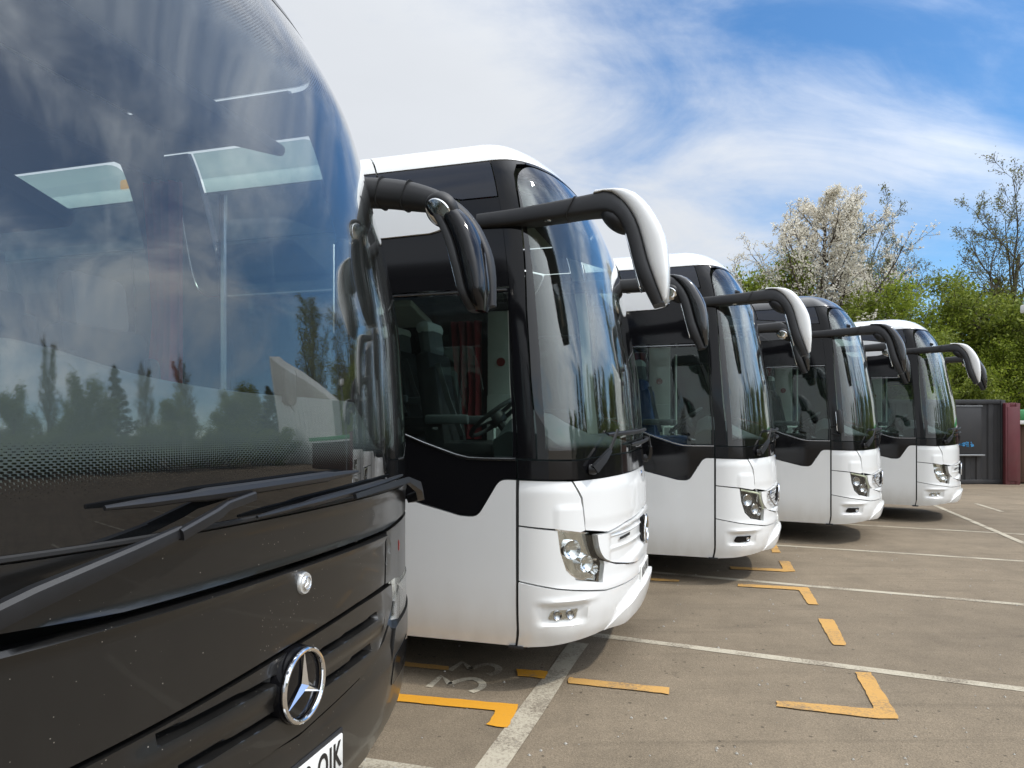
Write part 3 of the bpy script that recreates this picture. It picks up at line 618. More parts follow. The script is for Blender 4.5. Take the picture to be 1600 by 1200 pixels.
def white_coach(name, label, a, n, black_top=False, led=False, blue_seat=False, small_mirror=False, yaw=0., beacon=False):
    hd = -R(yaw); root = empty(name, (a - math.sin(hd) * 1.30, n + math.cos(hd) * 1.30, 0), hd); root.scale = (1.02, 1.02, 1.02); tag(root, label, 'coach', 'coaches parked side by side')
    LC = SW.LC
    def pp(nm, key, poly, mat, parent=None, **kw):
        return place(nm, shared('w' + key, lambda: patch(SW, poly, **kw)), mat, parent or root)
    def pp2(nm, key, poly, mat, **kw):
        return [pp(nm, key + 'R', mir(poly), mat, **kw), pp(nm, key + 'L', poly, mat, **kw)]
    top = 'black_paint' if black_top else 'white_paint'
    def arch(s, r=.57):
        return [(LC + s + r * math.cos(t), .50 + r * math.sin(t)) for t in np.linspace(0, math.pi, 13)]
    bound = [(LC + .006, 1.386), (LC + .118, 1.388, .05), (LC + .272, 1.139, .05), (LC + .39, 1.142, .03), (LC + .69, 1.217), (LC + 1.6, 1.44, .3), (LC + 11.4, 1.45)]
    low = bound + [(LC + 11.4, .31)] + [(LC + 8.67, .31)] + [(LC + 8.1 + .57, .5)][:0] + arch(8.1) + [(LC + 7.53, .31), (LC + 2.67 + .1, .31)] + arch(2.2) + [(LC + 1.63, .31), (LC + .9, .30), (LC + .006, .298)]
    pp2('side_panel', 'low', low, 'white_paint', thick=.03)
    trim = [(LC + .006, 1.515), (LC + .30, 1.516), (LC + .385, 1.524), (LC + .653, 1.616), (LC + .9, 1.715), (LC + 1.5, 1.90), (LC + 11.4, 1.92)]
    pp2('waist_panel', 'waist', [(p[0], p[1] + .003, *p[2:]) for p in bound] + [(p[0], p[1] - .006) for p in reversed(trim)], 'gloss_black', thick=.03, off=.001, inner='interior_dark')
    for s in (-1, 1):
        place('window_trim', shared(('wtrim', s), lambda: surf_tube(SW, [(s * u, v) for u, v in [(LC + .01, 1.517), (LC + .22, 1.517), (LC + .33, 1.521), (LC + .42, 1.54), (LC + .653, 1.618), (LC + .9, 1.717), (LC + 1.2, 1.815), (LC + 1.5, 1.89), (LC + 1.8, 1.915)]], .009, 6, .004).mesh('trim')), 'satin_chrome' if s else '', root)
        place('window_bar', shared(('wbar', s), lambda: surf_tube(SW, [(s * (LC + .02), 2.622), (s * (LC + .95), 2.622)], .008, 6, .003).mesh('bar')), 'satin_chrome', root)
        place('panel_seam', shared(('wseam', s), lambda: surf_tube(SW, [(s * LC, v) for v in np.linspace(.30, 1.385, 18)], .0075, 6, -.006).mesh('seam')), 'rubber', root)
        place('seam_foot', shared(('wfoot', s), lambda: MB().rbox((-.02, s * 1.22, .296), (.10, .06, .02), .006).mesh('foot')), 'rubber', root)
    pp2('driver_window', 'dwin', [(LC + .035, 1.535), (LC + .31, 1.536), (LC + .40, 1.546), (LC + .653, 1.636), (LC + .95, 1.755), (LC + .95, 2.606, .03), (LC + .02, 2.606, .04)], 'side_glass', thick=.006, off=-.006, inner='side_glass')
    pp2('window_pillar', 'wpil', [(LC + .004, 1.52), (LC + .032, 1.532), (LC + .016, 2.60), (LC + .95, 2.612), (LC + .95, 2.634), (LC + .004, 2.634)], 'gloss_black', thick=.03, inner='interior_dark')
    pp2('upper_side_panel', 'upan', [(LC + .004, 2.638), (LC + .95, 2.638), (LC + .95, 3.03), (LC + .52, 3.035), (LC + .40, 3.06), (LC + .29, 3.20), (LC + .28, 3.245), (LC + .004, 3.245)], 'gloss_black', thick=.03, inner='interior_dark')
    pp2('side_fin', 'fin', [(LC + .285, 3.24, .03), (LC + .40, 3.055, .1), (LC + .52, 3.03), (LC + .93, 3.022, .06), (LC + 1.04, 3.11, .06), (LC + 1.18, 3.30, .06), (LC + 1.22, 3.40, .03), (LC + 1.1, 3.385), (LC + .5, 3.305, .1)], top, off=.018, thick=.045)
    pp2('cantrail_glass', 'cant', [(LC + .012, 3.25), (LC + .27, 3.25), (LC + .5, 3.315), (LC + .85, 3.362), (LC + .85, 3.508), (LC + .012, 3.508)], 'dark_glass_panel', thick=.03, inner='interior_dark')
    pp2('cantrail_glass', 'cant2', [(LC + .855, 3.362), (LC + 1.1, 3.39), (LC + 1.2, 3.40), (LC + 1.15, 3.11), (LC + 11.4, 3.11), (LC + 11.4, 3.508), (LC + .855, 3.508)], 'dark_glass_panel', thick=.03, inner='interior_dark')
    for k in range(5):
        s0, s1 = .965 + 2.08 * k, .955 + 2.08 * (k + 1)
        lo = [(LC + s0, 1.77), (LC + 1.5, 1.925)] if k == 0 else [(LC + s0, 1.93)]
        pp2('side_window', 'sw%d' % k, lo + [(LC + s1, 1.93), (LC + s1, 3.105), (LC + 1.04, 3.105), (LC + .965, 3.04)] if k == 0 else lo + [(LC + s1, 1.93), (LC + s1, 3.105), (LC + s0, 3.105)], 'tinted_glass', thick=.006, off=-.004, inner='tinted_glass')
    # front
    pil = [(LC + .001, 1.52), (LC + .010, 3.508), (1.26, 3.512), (1.26, 3.492), (1.36, 3.478), (1.425, 3.40), (1.445, 3.30), (1.458, 3.09), (1.493, 2.5), (1.493, 2.05), (1.478, 1.52)]
    pp2('windscreen_pillar', 'pil', pil, 'gloss_black', thick=.04, inner='interior_light')
    pp('windscreen', 'screen', closed([(0, 3.486), (1.25, 3.486, .08), (1.425, 3.39, .12), (1.452, 3.09), (1.487, 2.5), (1.487, 2.05), (1.472, 1.516), (1.2, 1.512), (.88, 1.537), (0, 1.558)]), 'windscreen_glass', thick=.007, off=-.003, inner='windscreen_glass')
    pp('windscreen_header', 'head', closed([(0, 3.513), (1.255, 3.513), (1.255, 3.49), (0, 3.49)]), 'gloss_black', thick=.04)
    pp('cowl', 'cowl', closed([(0, 1.553), (.88, 1.532), (1.2, 1.507), (1.47, 1.511), (LC - .003, 1.515), (LC - .003, 1.39), (1.15, 1.382), (.8, 1.395), (0, 1.415)]), 'gloss_black', thick=.03, inner='interior_dark')
    crease = lambda u, v: -.16 * max(0, v - 1.30) * ss(0, .06, v - 1.29)
    pp('front_panel', 'fpan', closed([(0, 1.412), (.8, 1.392), (1.15, 1.379), (1.232, 1.376), (1.168, 1.263), (1.142, 1.05), (.91, 1.018), (.63, 1.055), (0, 1.085)]), 'white_paint', disp=lambda u, v: crease(u, v) + .006 * ss(1.085, 1.10, v), dv=.03, gap=.0035)
    pp2('corner_panel', 'cpan', [(1.236, 1.376), (LC - .008, 1.384), (LC - .008, 1.091), (1.345, 1.068), (1.185, 1.041), (1.146, 1.05), (1.172, 1.263)], 'white_paint', disp=lambda u, v: crease(u, v) + .007 * ss(1.36, 1.345, abs(u)) * ss(1.225, 1.205, v), dv=.02, du=.02, gap=.0035)
    def nosed(u, v):
        q = abs(u); r = ss(.93, .86, q) * ss(.80, .86, v + .09 * (q / .9) ** 2) * ss(1.05 - .035 * (q / .9) ** 2, 1.02 - .035 * (q / .9) ** 2, v)
        rib = .012 * max(0, 1 - abs(v - .985) / .012) + .012 * max(0, 1 - abs(v - .895) / .014)
        return .016 + r * (-.030 + rib)
    nose = closed([(0, 1.08), (.63, 1.05), (.91, 1.014), (1.052, 1.018), (1.03, .908, .05), (.975, .842, .05), (.807, .793), (.473, .74, .1), (0, .722)])
    pp('nose_panel', 'nose', nose, 'white_paint', disp=nosed, dv=.012, du=.03, thick=.05)
    pp('mid_bumper', 'mid', closed([(0, .716), (.473, .734), (.807, .787), (.975, .836), (.962, .81), (.986, .694), (1.211, .735), (1.284, .80), (1.324, .919), (1.343, 1.062), (LC - .008, 1.087), (LC - .008, .735), (1.347, .690), (.952, .637), (0, .62)]), 'white_paint', disp=lambda u, v: .010 * ss(.72, .66, v), dv=.025, thick=.035, inner='interior_dark')
    def bump(u, v):
        q = abs(u); rec = ss(1.47, 1.43, q) * ss(1.12, 1.17, q) * ss(.445, .475, v) * ss(.595, .565, v)
        brow = ss(1.5, 1.40, q) * ss(1.0, 1.1, q) * ss(.585, .60, v) * ss(.64, .605, v)
        return .010 - .030 * rec + .010 * brow
    pp('bumper', 'bump', closed([(0, .616), (.952, .633), (1.347, .686), (LC - .008, .731), (LC - .008, .298), (1.363, .312), (1.17, .33), (.9, .35), (.5, .40), (0, .42)]), 'white_paint', disp=bump, dv=.016, du=.03, thick=.05, inner='interior_dark')
    pp('bumper_lip', 'lip', closed([(0, .555), (.456, .540), (.70, .485, .08), (.80, .42, .05), (.90, .345), (.5, .385), (0, .40)]), 'white_paint', disp=lambda u, v: .012 + .045 * ss(.90, .62, abs(u)), thick=.06, dv=.03, inner='interior_dark')
    hl = [(1.337, 1.060), (1.318, .919), (1.279, .806, .03), (1.205, .742, .03), (.992, .702, .02), (.968, .812), (.982, .85), (1.035, .91), (1.058, 1.012), (1.185, 1.034)]
    fog = [(1.405, .487, .02), (1.375, .545, .02), (1.19, .545, .01), (1.205, .483, .01), (1.34, .476)]
    for sg in (-1, 1):
        q = hl if sg > 0 else mir(hl); key = 'R' if sg < 0 else 'L'
        h = pp('headlight', 'hl%s%d' % (key, led), q, 'lamp_glass', thick=.008, off=.002, inner='lamp_glass')
        pp('reflector', 'hr%s%d' % (key, led), q, 'lamp_dark' if led else 'reflector', parent=h, off=-.055, thick=.012, du=.03, dv=.03, disp=lambda u, v: .006 * math.sin(u * 38 + v * 20), gap=-.010, inner='interior_dark')
        # lamp units
        for (uu, vv, rr) in ((1.235, .93, .062), (1.12, .83, .055), (1.045, .785, .035)):
            nn = SW.Nn(sg * uu, vv); an = math.atan2(nn[1], nn[0])
            u_ = place('lamp_unit', shared(('unit', rr), lambda: MB().lathe([(0, .0), (rr * .55, .002), (rr * .75, .012), (rr, .028), (rr * 1.04, .026), (rr * 1.02, -.02)], axis='X', seg=24).mesh('unit')), 'chrome' if not led else 'satin_chrome', h, SW.at(sg * uu, vv, -.045), (0, 0, an))
        if led:
            place('daytime_lamp', shared(('drl', sg), lambda: surf_tube(SW, [(sg * u, v) for u, v in [(1.325, 1.046), (1.19, 1.02), (1.08, 1.0), (1.05, .985), (1.03, .92), (.99, .86), (.975, .82)]], .011, 6, -.012).mesh('drl')), 'lamp_guide', h)
        f = pp('fog_lamp', 'fg%s%d' % (key, led), fog if sg > 0 else mir(fog), 'gloss_black' if led else 'lamp_glass', off=-.008, thick=.006, inner='interior_dark' if led else 'lamp_glass', gap=0)
        if not led:
            for uu in (1.34, 1.25):
                nn = SW.Nn(sg * uu, .51); place('lamp_unit', shared('fogbig', lambda: MB().lathe([(0, 0), (.012, .001), (.022, .006), (.028, .012), (.029, 0)], axis='X', seg=18).mesh('u')), 'satin_chrome', f, SW.at(sg * uu, .513, -.020), (0, 0, math.atan2(nn[1], nn[0])))
        if not led: pp('reflector', 'fr%s' % key, fog if sg > 0 else mir(fog), 'chrome', parent=f, off=-.0185, thick=.004, gap=-.002)
        else:
            nn = SW.Nn(sg * 1.24, .51); place('lamp_unit', shared('fogunit', lambda: MB().lathe([(0, 0), (.014, .002), (.02, .01), (.022, 0)], axis='X', seg=16).mesh('u')), 'chrome', f, SW.at(sg * 1.24, .513, -.006), (0, 0, math.atan2(nn[1], nn[0])))
        slot = [(.55, .953), (.545, .972), (.74, .962), (.745, .945)]
        if not led: pp('grille_slot', 'slot' + key, slot if sg > 0 else mir(slot), 'rubber', off=.0025, thick=.004, gap=0)
    if led:
        gr = closed([(0, 1.045), (.45, 1.035), (.80, 1.0, .03), (.84, .94, .05), (.60, .83, .05), (0, .80)])
        g = pp('grille', 'darkgrille', gr, 'lamp_dark', off=.0, thick=.004, disp=nosed, dv=.015, du=.04, gap=-.0)
        pp('grille_bar', 'gbar', closed([(0, .99), (.70, .965), (.72, .945), (0, .955)]), 'chrome', parent=g, off=.012, thick=.02, disp=nosed)
        for s in (-1, 1): place('grille_frame', shared(('gfr', s), lambda: surf_tube(SW, [(s * u, v) for u, v in [(.0, 1.047), (.45, 1.037), (.80, 1.0), (.845, .95), (.78, .90), (.60, .828), (.3, .805), (0, .798)]], .010, 6, .012).mesh('gf')), 'satin_chrome', g)
    nx = SW.P(0., .93)[0]
    bd = place('badge', shared('wdish', lambda: MB().lathe([(0, .0), (.10, .0), (.115, -.01), (.115, -.03)], axis='X', seg=32).mesh('dish')), 'gloss_black', root, (nx + .016, 0, .925))
    place('star', shared('wstar', star_mesh(.107, .009)), 'chrome', bd, (.012, 0, 0))
    place('bonnet_badge', shared('wbadge', lambda: MB().lathe([(0, .006), (.024, .006), (.03, .0), (.03, -.01)], axis='X', seg=24).mesh('bb')), 'satin_chrome', root, (SW.P(0., 1.355)[0] - .003, 0, 1.355))
    px = SW.P(0., .6)[0] + .012
    pl = place('number_plate', shared('wplate', lambda: MB().rbox((0, 0, 0), (.012, .50, .11), .004).mesh('plate')), 'plate_white', root, (px, 0, .615))
    place('plate_characters', shared('wchars', lambda: [b := MB(), [b.box((.0068, y, 0), (.002, .022, .07)) for y in (-.20, -.165, -.11, -.055, .02, .075, .13, .185)], [b.box((.0068, y + .012, zz), (.002, .03, .014)) for y, zz in ((-.19, .03), (-.1, -.03), (-.05, .0), (.03, .03), (.08, 0.), (.14, -.03))]][0].mesh('chars', 0)), 'plate_ink', pl)
    # roof
    ck = 'cap'
    pp('roof_cap', ck, [(-(LC + .85), 3.514), (LC + .85, 3.514), (LC + .85, 4.598), (-(LC + .85), 4.598)], top, thick=.03, inner='interior_light')
    pp2('roof_panel', 'roof', [(LC + .858, 3.514), (LC + 11.4, 3.514), (LC + 11.4, 4.598), (LC + .858, 4.598)], top, thick=.03, inner='interior_light')
    place('rear_panel', shared('wrear', lambda: rear_mesh(SW)), 'white_paint', root)
    place('underbody', shared('under', lambda: MB().box((-5.6, 0, .62), (11.4, 1.7, .5)).mesh('under')), 'interior_dark', root)
    wheel_set(root, (-2.2, -8.1), 'w')
    # wipers
    for k, (pu, pv, mu_, mv, b0, b1) in enumerate(((-1.095, 1.447, -.83, 1.70, (-.93, 1.672), (.12, 1.705)), (.62, 1.45, .50, 1.66, (-.55, 1.60), (.72, 1.635)))):
        def warm():
            b = MB(); b.lathe([(0, .045), (.03, .045), (.034, .03), (.034, 0)], SW.at(pu, pv, 0), axis='X', seg=14)
            b.sweep([SW.at(pu, pv, .045), SW.at(pu * .75 + mu_ * .25, pv * .75 + mv * .25, .06), SW.at(pu * .5 + mu_ * .5, pv * .5 + mv * .5, .065)], [[(-.028, -.018), (-.028, .018), (.028, .018), (.028, -.018)], [(-.024, -.016), (-.024, .016), (.024, .016), (.024, -.016)], [(-.014, -.012), (-.014, .012), (.014, .012), (.014, -.012)]])
            b.sweep([SW.at(pu * .5 + mu_ * .5, pv * .5 + mv * .5, .065), SW.at(mu_, mv, .045)], [[(-.011, -.006), (-.011, .006), (.011, .006), (.011, -.006)]] * 2)
            return b.mesh('wiper_arm', 30)
        wa = place('wiper', shared(('warm', k), warm), 'wiper_black', root)
        place('blade', shared(('wbl', k), lambda: MB().tube([SW.at(b0[0] + (b1[0] - b0[0]) * t, b0[1] + (b1[1] - b0[1]) * t, .032) for t in np.linspace(0, 1, 12)], [.008] + [.015] * 10 + [.008], 6).mesh('blade')), 'wiper_black', wa)
    # mirrors
    for sg in (-1, 1):
        m = place('mirror_arm', shared(('warmm', sg), lambda: arm_w(sg)), 'black_plastic', root, (.20 if sg > 0 else 0, 0, 0))
        place('mirror_cover', shared(('wcov', sg), lambda: cover_w(sg)), 'black_paint' if (black_top or sg > 0) else 'white_paint', m)
        place('wide_mirror_housing', shared(('whou', sg), lambda: house_w(sg)), 'black_plastic', m)
        place('mirror_glass', shared(('wgla', sg), lambda: glass_w(sg)), 'mirror_glass', m)
        place('arm_joint', shared(('wjo', sg), lambda: joint_ring(IN_W[10], BD_W[10], .09, 1.245, sg)), 'rubber', m)
        place('arm_lamp', shared(('wla', sg), lambda: MB().rbox((.20, sg * 1.27, 3.045), (.05, .03, .03), .01).mesh('al')), 'chrome', m)
        if sg > 0:
            def kerb():
                b = MB(); b.lathe([(0, 0), (.055, .004), (.075, .012), (.085, .03), (.08, .06), (.0, .10)], axis='Y', seg=24); return b.mesh('kerb')
            km = place('kerb_mirror', shared('kerb', kerb), 'black_plastic', m, (.60, 1.18, 2.985), (R(38), 0, R(-20)))
            place('mirror_glass', shared('kerbg', lambda: MB().lathe([(0, -.010), (.04, -.006), (.066, .004), (.07, .012)], axis='Y', seg=24).mesh('kg')), 'mirror_glass', km)
    if small_mirror:
        m = place('side_mirror', shared('smir', lambda: MB().rbox((.12, -1.36, 1.80), (.08, .14, .34), .035, ry=-.08).mesh('sm')), 'black_plastic', root)
        place('bracket', shared('smb', lambda: MB().tube([(.02, -1.27, 1.62), (.14, -1.34, 1.60), (.13, -1.35, 1.72)], .014, 6).tube([(.0, -1.27, 1.72), (.10, -1.33, 1.74)], .014, 6).mesh('smb')), 'black_plastic', m)
        place('mirror_glass', shared('smg', lambda: MB().rbox((.078, -1.36, 1.80), (.01, .11, .28), .02, ry=-.08).mesh('smg')), 'mirror_glass', m)
    if beacon: place('roof_beacon', MB().rbox((-3.4, -.98, 3.71), (.14, .09, .09), .02).mesh('beacon'), 'lamp_amber', root)
    # cab
    place('dashboard', shared('wdash', lambda: dash_mesh(SW, 2.4, 1.55, 1.66, .20, .22)), 'dash', root)
    place('steering_wheel', shared('steer', steering_mesh), 'black_plastic', root, (-.36, -.60, 1.80), (0, R(-38), 0))
    place('cab_floor', shared('wfloor', lambda: MB().box((-5.7, 0, .95), (11.2, 2.36, .04)).mesh('fl')), 'interior_dark', root)
    place('ceiling', shared('wceil', lambda: MB().rbox((-6.3, 0, 3.14), (10.0, 1.9, .05), .02).rbox((-6.3, .85, 2.86), (9.4, .55, .08), .03, rx=-.25).rbox((-6.3, -.85, 2.86), (9.4, .55, .08), .03, rx=.25).mesh('ceil')), 'interior_light', root)
    place('windscreen_blind', shared('wblind', lambda: MB().rbox((.02, 0, 3.30), (.5, 1.9, .04), .015, ry=.35).mesh('bl')), 'interior_dark', root)
    place('door_panel', shared('wdoor', lambda: MB().rbox((-.86, 1.15, 1.95), (.30, .05, 1.9), .02).rbox((-.86, 1.12, 1.60), (.30, .04, .9), .02).mesh('dp')), 'cream_panel', root)
    place('grab_rail', shared('wrail', lambda: MB().tube([(-.62, 1.02, 1.0), (-.62, 1.02, 2.75)], .018, 8).tube([(-.62, 1.02, 1.72), (-.75, .55, 1.72), (-.75, .5, .97)], .018, 8).mesh('rail')), 'interior_light', root)
    place('notice', shared('wnotice', lambda: MB().lathe([(0, -.004), (.045, -.004), (.045, .0)], (-.86, 1.118, 2.38), axis='Y', seg=20).mesh('nt')), 'sticker_red', root)
    place('curtain', shared('wcurt', lambda: curtain_mesh((-.98, -1.12), 1.75, 2.6)), 'curtain_red', root)
    place('curtain', shared('wcurt2', lambda: curtain_mesh((-1.05, 1.08), 1.6, 2.8)), 'curtain_red', root)
    sm = 'seat_blue' if blue_seat else 'seat_black'
    put_seat(root, -.78, -.58, 1.42, sm, True)
    for y in (-.92, -.46, .46, .92): put_seat(root, -1.75, y, 1.62, sm, True)
    for y in (-.92, -.46, .46, .92): put_seat(root, -2.6, y, 1.62, sm)
    place('window_sticker', shared('wst', lambda: patch(SW, [(-(LC + .93), 2.58), (-(LC + .87), 2.58), (-(LC + .87), 2.50), (-(LC + .93), 2.50)], off=-.014, thick=.001, gap=0)), 'sticker_green', root)
    return root
def curtain_mesh(xy, z0, z1, wd=.34):
    b = MB(); k = 21; vs = []
    for i in range(k):
        t = i / (k - 1); x = xy[0] - wd * t; y = xy[1] + .03 * math.sin(t * math.pi * 8)
        for j, z in enumerate((z0, z0 + (z1 - z0) * .4, z1)): vs.append((x + (.06 * t if j == 1 else 0), y, z)); vs.append((x + (.06 * t if j == 1 else 0), y - .006, z))
    fs = []
    for i in range(k - 1):
        for j in range(2):
            for s in (0, 1): fs.append((i * 6 + j * 2 + s, (i + 1) * 6 + j * 2 + s, (i + 1) * 6 + j * 2 + 2 + s, i * 6 + j * 2 + 2 + s))
    b.add(vs, fs); return b.mesh('curtain', 60)

# ---- the black coach in the foreground
def black_coach(name, label, a, n):
    root = empty(name, (*bay(a, n)[:2], .07), HEAD); tag(root, label, 'coach', 'coaches parked side by side'); LC = SB.LC; E = LC - .006; FN = dict(du=.035, dv=.05)
    def pp(nm, poly, mat, parent=None, **kw): return place(nm, patch(SB, poly, **{**FN, **kw}), mat, parent or root)
    def pp2(nm, poly, mat, **kw): return [pp(nm, poly, mat, **kw), pp(nm, mir(poly), mat, **kw)]
    PT = 'dusty_black_paint'
    pp('windscreen', closed([(0, 3.285), (1.0, 3.27, .1), (1.2, 3.10, .12), (1.262, 2.6), (1.292, 1.9), (1.292, 1.475, .05), (.8, 1.457), (0, 1.452)]), 'black_coach_windscreen', thick=.007, inner='black_coach_windscreen', du=.03, dv=.04)
    def lipd(u, v): return .005 * ss(1.325, 1.312, v) + .005 * ss(1.41, 1.43, v)
    pp('scuttle_panel', closed([(0, 1.447), (.8, 1.451), (1.29, 1.468), (E, 1.47), (E, 1.33), (.93, 1.328), (.6, 1.306), (0, 1.303)]), PT, disp=lipd, dv=.012, thick=.04, gap=.004)
    pp('service_flap', [(-1.2, 1.30), (0, 1.292), (.618, 1.296, .01), (.608, 1.100, .01), (.36, 1.092), (-.085, 1.068), (-.52, 1.042), (-.74, 1.03), (-1.2, 1.02)], PT, disp=lambda u, v: .010 * ss(1.262, 1.285, v) - .012 * ss(1.284, 1.292, v), dv=.012, thick=.03, gap=.004)
    pp('corner_panel', [(-1.21, 1.302), (-E, 1.325), (-E, 1.03), (-1.21, 1.02)], PT, thick=.03)
    pp('corner_panel', [(.627, 1.298), (.93, 1.317), (E, 1.325), (E, 1.085), (1.25, 1.085), (.825, 1.077), (.74, 1.094), (.616, 1.098)], PT, thick=.03, gap=.003)
    def gd(u, v):
        q = abs(u); d = 0
        for c, q0, q1 in ((1.002, .112, .52), (.905, .105, .46)):
            cc_ = c + .02 * max(0, q - .1); d -= .045 * ss(q0, q0 + .006, q) * ss(q1, q1 - .012, q) * ss(cc_ - .0115, cc_ - .008, v) * ss(cc_ + .0115, cc_ + .008, v)
        d += .012 * (ss(1.03, .97, v) - ss(.97, .93, v) * .9) * ss(.62, .55, q) + .010 * (ss(.93, .88, v)) * ss(.6, .5, q)
        return d
    grv = sorted({c + o for c in (1.002, .905) for o in (-.014, -.0115, -.008, .008, .0115, .014)} | set(np.arange(.80, 1.09, .008)))
    pp('grille', [(-.74, 1.022), (-.52, 1.034), (-.085, 1.060), (.36, 1.084), (.70, 1.088), (.712, 1.03), (.692, .985), (.60, .903, .06), (.366, .840), (0, .808), (-.366, .820), (-.60, .86, .06), (-.72, .95)], PT, disp=gd, du=.012, dv=.02, cutV=grv, thick=.06, gap=.004)
    for sg in (-1, 1):
        for c, q0, q1 in ((1.002, .112, .52), (.905, .105, .46)):
            pp('grille_slot', [(sg * (q0 + .004), c - .009), (sg * (q1 - .01), c - .001), (sg * (q1 - .01), c + .017), (sg * (q0 + .004), c + .009)], 'rubber', off=-.036, thick=.003, gap=0)
        hlp = [(.668, .947), (.722, 1.003), (.80, 1.066), (1.2, 1.076, .03), (1.28, .965, .03), (.95, .934), (.775, .924)]
        hlp = hlp if sg > 0 else [(p[0], p[1] - .05, *p[2:]) for p in mir(hlp)]
        h = pp('headlight', hlp, 'lamp_glass', thick=.006, off=.004, inner='lamp_glass', gap=.004)
        pp('reflector', hlp, 'reflector', parent=h, off=-.04, thick=.01, du=.02, dv=.02, disp=lambda u, v: .006 * math.sin(u * 45 + v * 15), gap=-.012)
    pp('bumper', closed([(0, .799), (.366, .832), (.60, .894), (.658, .937), (.702, .907), (.656, .808), (.624, .697), (.609, .568), (.60, .46), (0, .44)]), PT, disp=lambda u, v: .016 * ss(.79, .73, v - .1 * abs(u)), dv=.025, thick=.05, gap=.003)
    pp2('bumper_corner', [(.716, .908), (.775, .918), (.95, .927), (1.285, .955), (E, .965), (E, .455), (.618, .46), (.626, .568), (.641, .697), (.673, .808)], PT, disp=lambda u, v: .010, thick=.05, gap=.003)
    pp2('fog_lamp', [(.70, .80, .02), (.95, .82, .02), (.95, .70, .02), (.685, .69, .02)], 'gloss_black', off=.013, thick=.01, gap=0)
    pp('bumper_valance', closed([(0, .434), (.6, .452), (E, .445), (E, .29), (0, .275)]), 'black_plastic', thick=.03)
    # seams: dark gasket under the windscreen
    place('windscreen_gasket', surf_tube(SB, [(u, 1.4545 + .006 * ss(.5, 1.3, abs(u))) for u in np.linspace(-1.28, 1.28, 60)], .007, 6, .003).mesh('gasket'), 'rubber', root)
    # badge, star, plate
    nx = SB.P(0., .955)[0]
    bd = place('badge', MB().lathe([(0, .006), (.088, .004), (.108, .0), (.112, -.03)], axis='X', seg=40).mesh('dish'), 'gloss_black', root, (nx + .018, -.018, .955))
    place('star', star_mesh(.099, .0075, .014)(), 'chrome', bd, (.012, 0, 0))
    b2 = place('bonnet_badge', MB().lathe([(0, .010), (.019, .010), (.022, .006), (.030, .006), (.033, .001), (.033, -.006)], axis='X', seg=36).mesh('bb'), 'badge_silver', root, (SB.P(0., 1.234)[0] + .003, .022, 1.236))
    place('star', star_mesh(.018, .0015, .003)(), 'chrome', b2, (.011, 0, 0))
    px = SB.P(0., .665)[0] + .019
    pl = place('number_plate', MB().rbox((0, 0, 0), (.010, .52, .112), .004).mesh('plate'), 'plate_white', root, (px + .012, -.045, .662))
    place('plate_frame', MB().rbox((-.006, 0, 0), (.008, .545, .137), .004).mesh('pf'), 'black_plastic', pl)
    cu = bpy.data.curves.new('chars', 'FONT'); cu.body = '2 OJK'; cu.size = .112; cu.extrude = .0008; cu.offset = .0022; cu.align_x = 'RIGHT'; cu.align_y = 'CENTER'; cu.space_character = 1.12
    to = bpy.data.objects.new('tmp', cu); COL.objects.link(to); bpy.context.view_layer.update()
    me = bpy.data.meshes.new_from_object(to.evaluated_get(bpy.context.evaluated_depsgraph_get())); bpy.data.objects.remove(to)
    for v in me.vertices: v.co.x *= .66
    me.materials.clear(); place('plate_characters', me, 'plate_ink', pl, (.0062, .245, -.002), (R(90), 0, R(90)))
    pp('corner_lettering', [(.80, 1.195), (.80, 1.235), (.805, 1.235), (.805, 1.22), (.818, 1.22), (.818, 1.215), (.805, 1.215), (.805, 1.195)], 'sticker_red', off=.0025, thick=.002, gap=0)
    # sides
    def arch(s, r=.57): return [(LC + s + r * math.cos(t), .50 + r * math.sin(t)) for t in np.linspace(0, math.pi, 13)]
    pp2('side_panel', [(LC, 1.72), (LC + 11.4, 1.72), (LC + 11.4, .3), (LC + 8.67, .3)] + arch(8.1) + [(LC + 7.5, .3), (LC + 2.8, .3)] + arch(2.2) + [(LC + 1.6, .3), (LC, .29)], PT, thick=.03)
    pp2('windscreen_pillar', [(1.298, 1.475), (E + .006, 1.475), (E + .006, 3.27), (1.03, 3.28), (1.20, 3.12), (1.268, 2.6), (1.298, 1.9)], 'gloss_black', thick=.04, inner='interior_grey')
    pp2('door_pillar', [(LC + .70, 1.74), (LC + 1.13, 1.74), (LC + 1.13, 3.08), (LC + .70, 3.08)], 'gloss_black', thick=.03, inner='interior_dark')
    pp2('side_window', [(LC + .05, 1.74), (LC + .69, 1.74), (LC + .69, 3.08), (LC + .0, 3.08, .05)], 'side_glass', thick=.006, inner='side_glass')
    for k in range(5):
        s0, s1 = 1.14 + 2.05 * k, 1.12 + 2.05 * (k + 1)
        pp2('side_window', [(LC + s0, 1.74), (LC + s1, 1.74), (LC + s1, 3.08), (LC + s0, 3.08, .10)], 'side_glass', thick=.006, inner='side_glass')
    pp2('cantrail', [(LC, 3.085), (LC + 11.4, 3.085), (LC + 11.4, 3.285), (LC, 3.285)], PT, thick=.03)
    pp('roof', [(-(LC + 11.4), 3.29), (LC + 11.4, 3.29), (LC + 11.4, 4.448), (-(LC + 11.4), 4.448)], PT, thick=.03, inner='interior_light', dv=.08)
    place('rear_panel', rear_mesh(SB), PT, root)
    place('underbody', shared('under', lambda: None), 'interior_dark', root)
    wheel_set(root, (-2.2, -8.1), 'b', .07)
    # wipers
    b = MB(); sec = lambda w_, h_: [(-h_, -w_), (-h_, w_ * .8), (-h_ * .3, w_), (h_ * .6, w_), (h_, w_ * .5), (h_, -w_)]
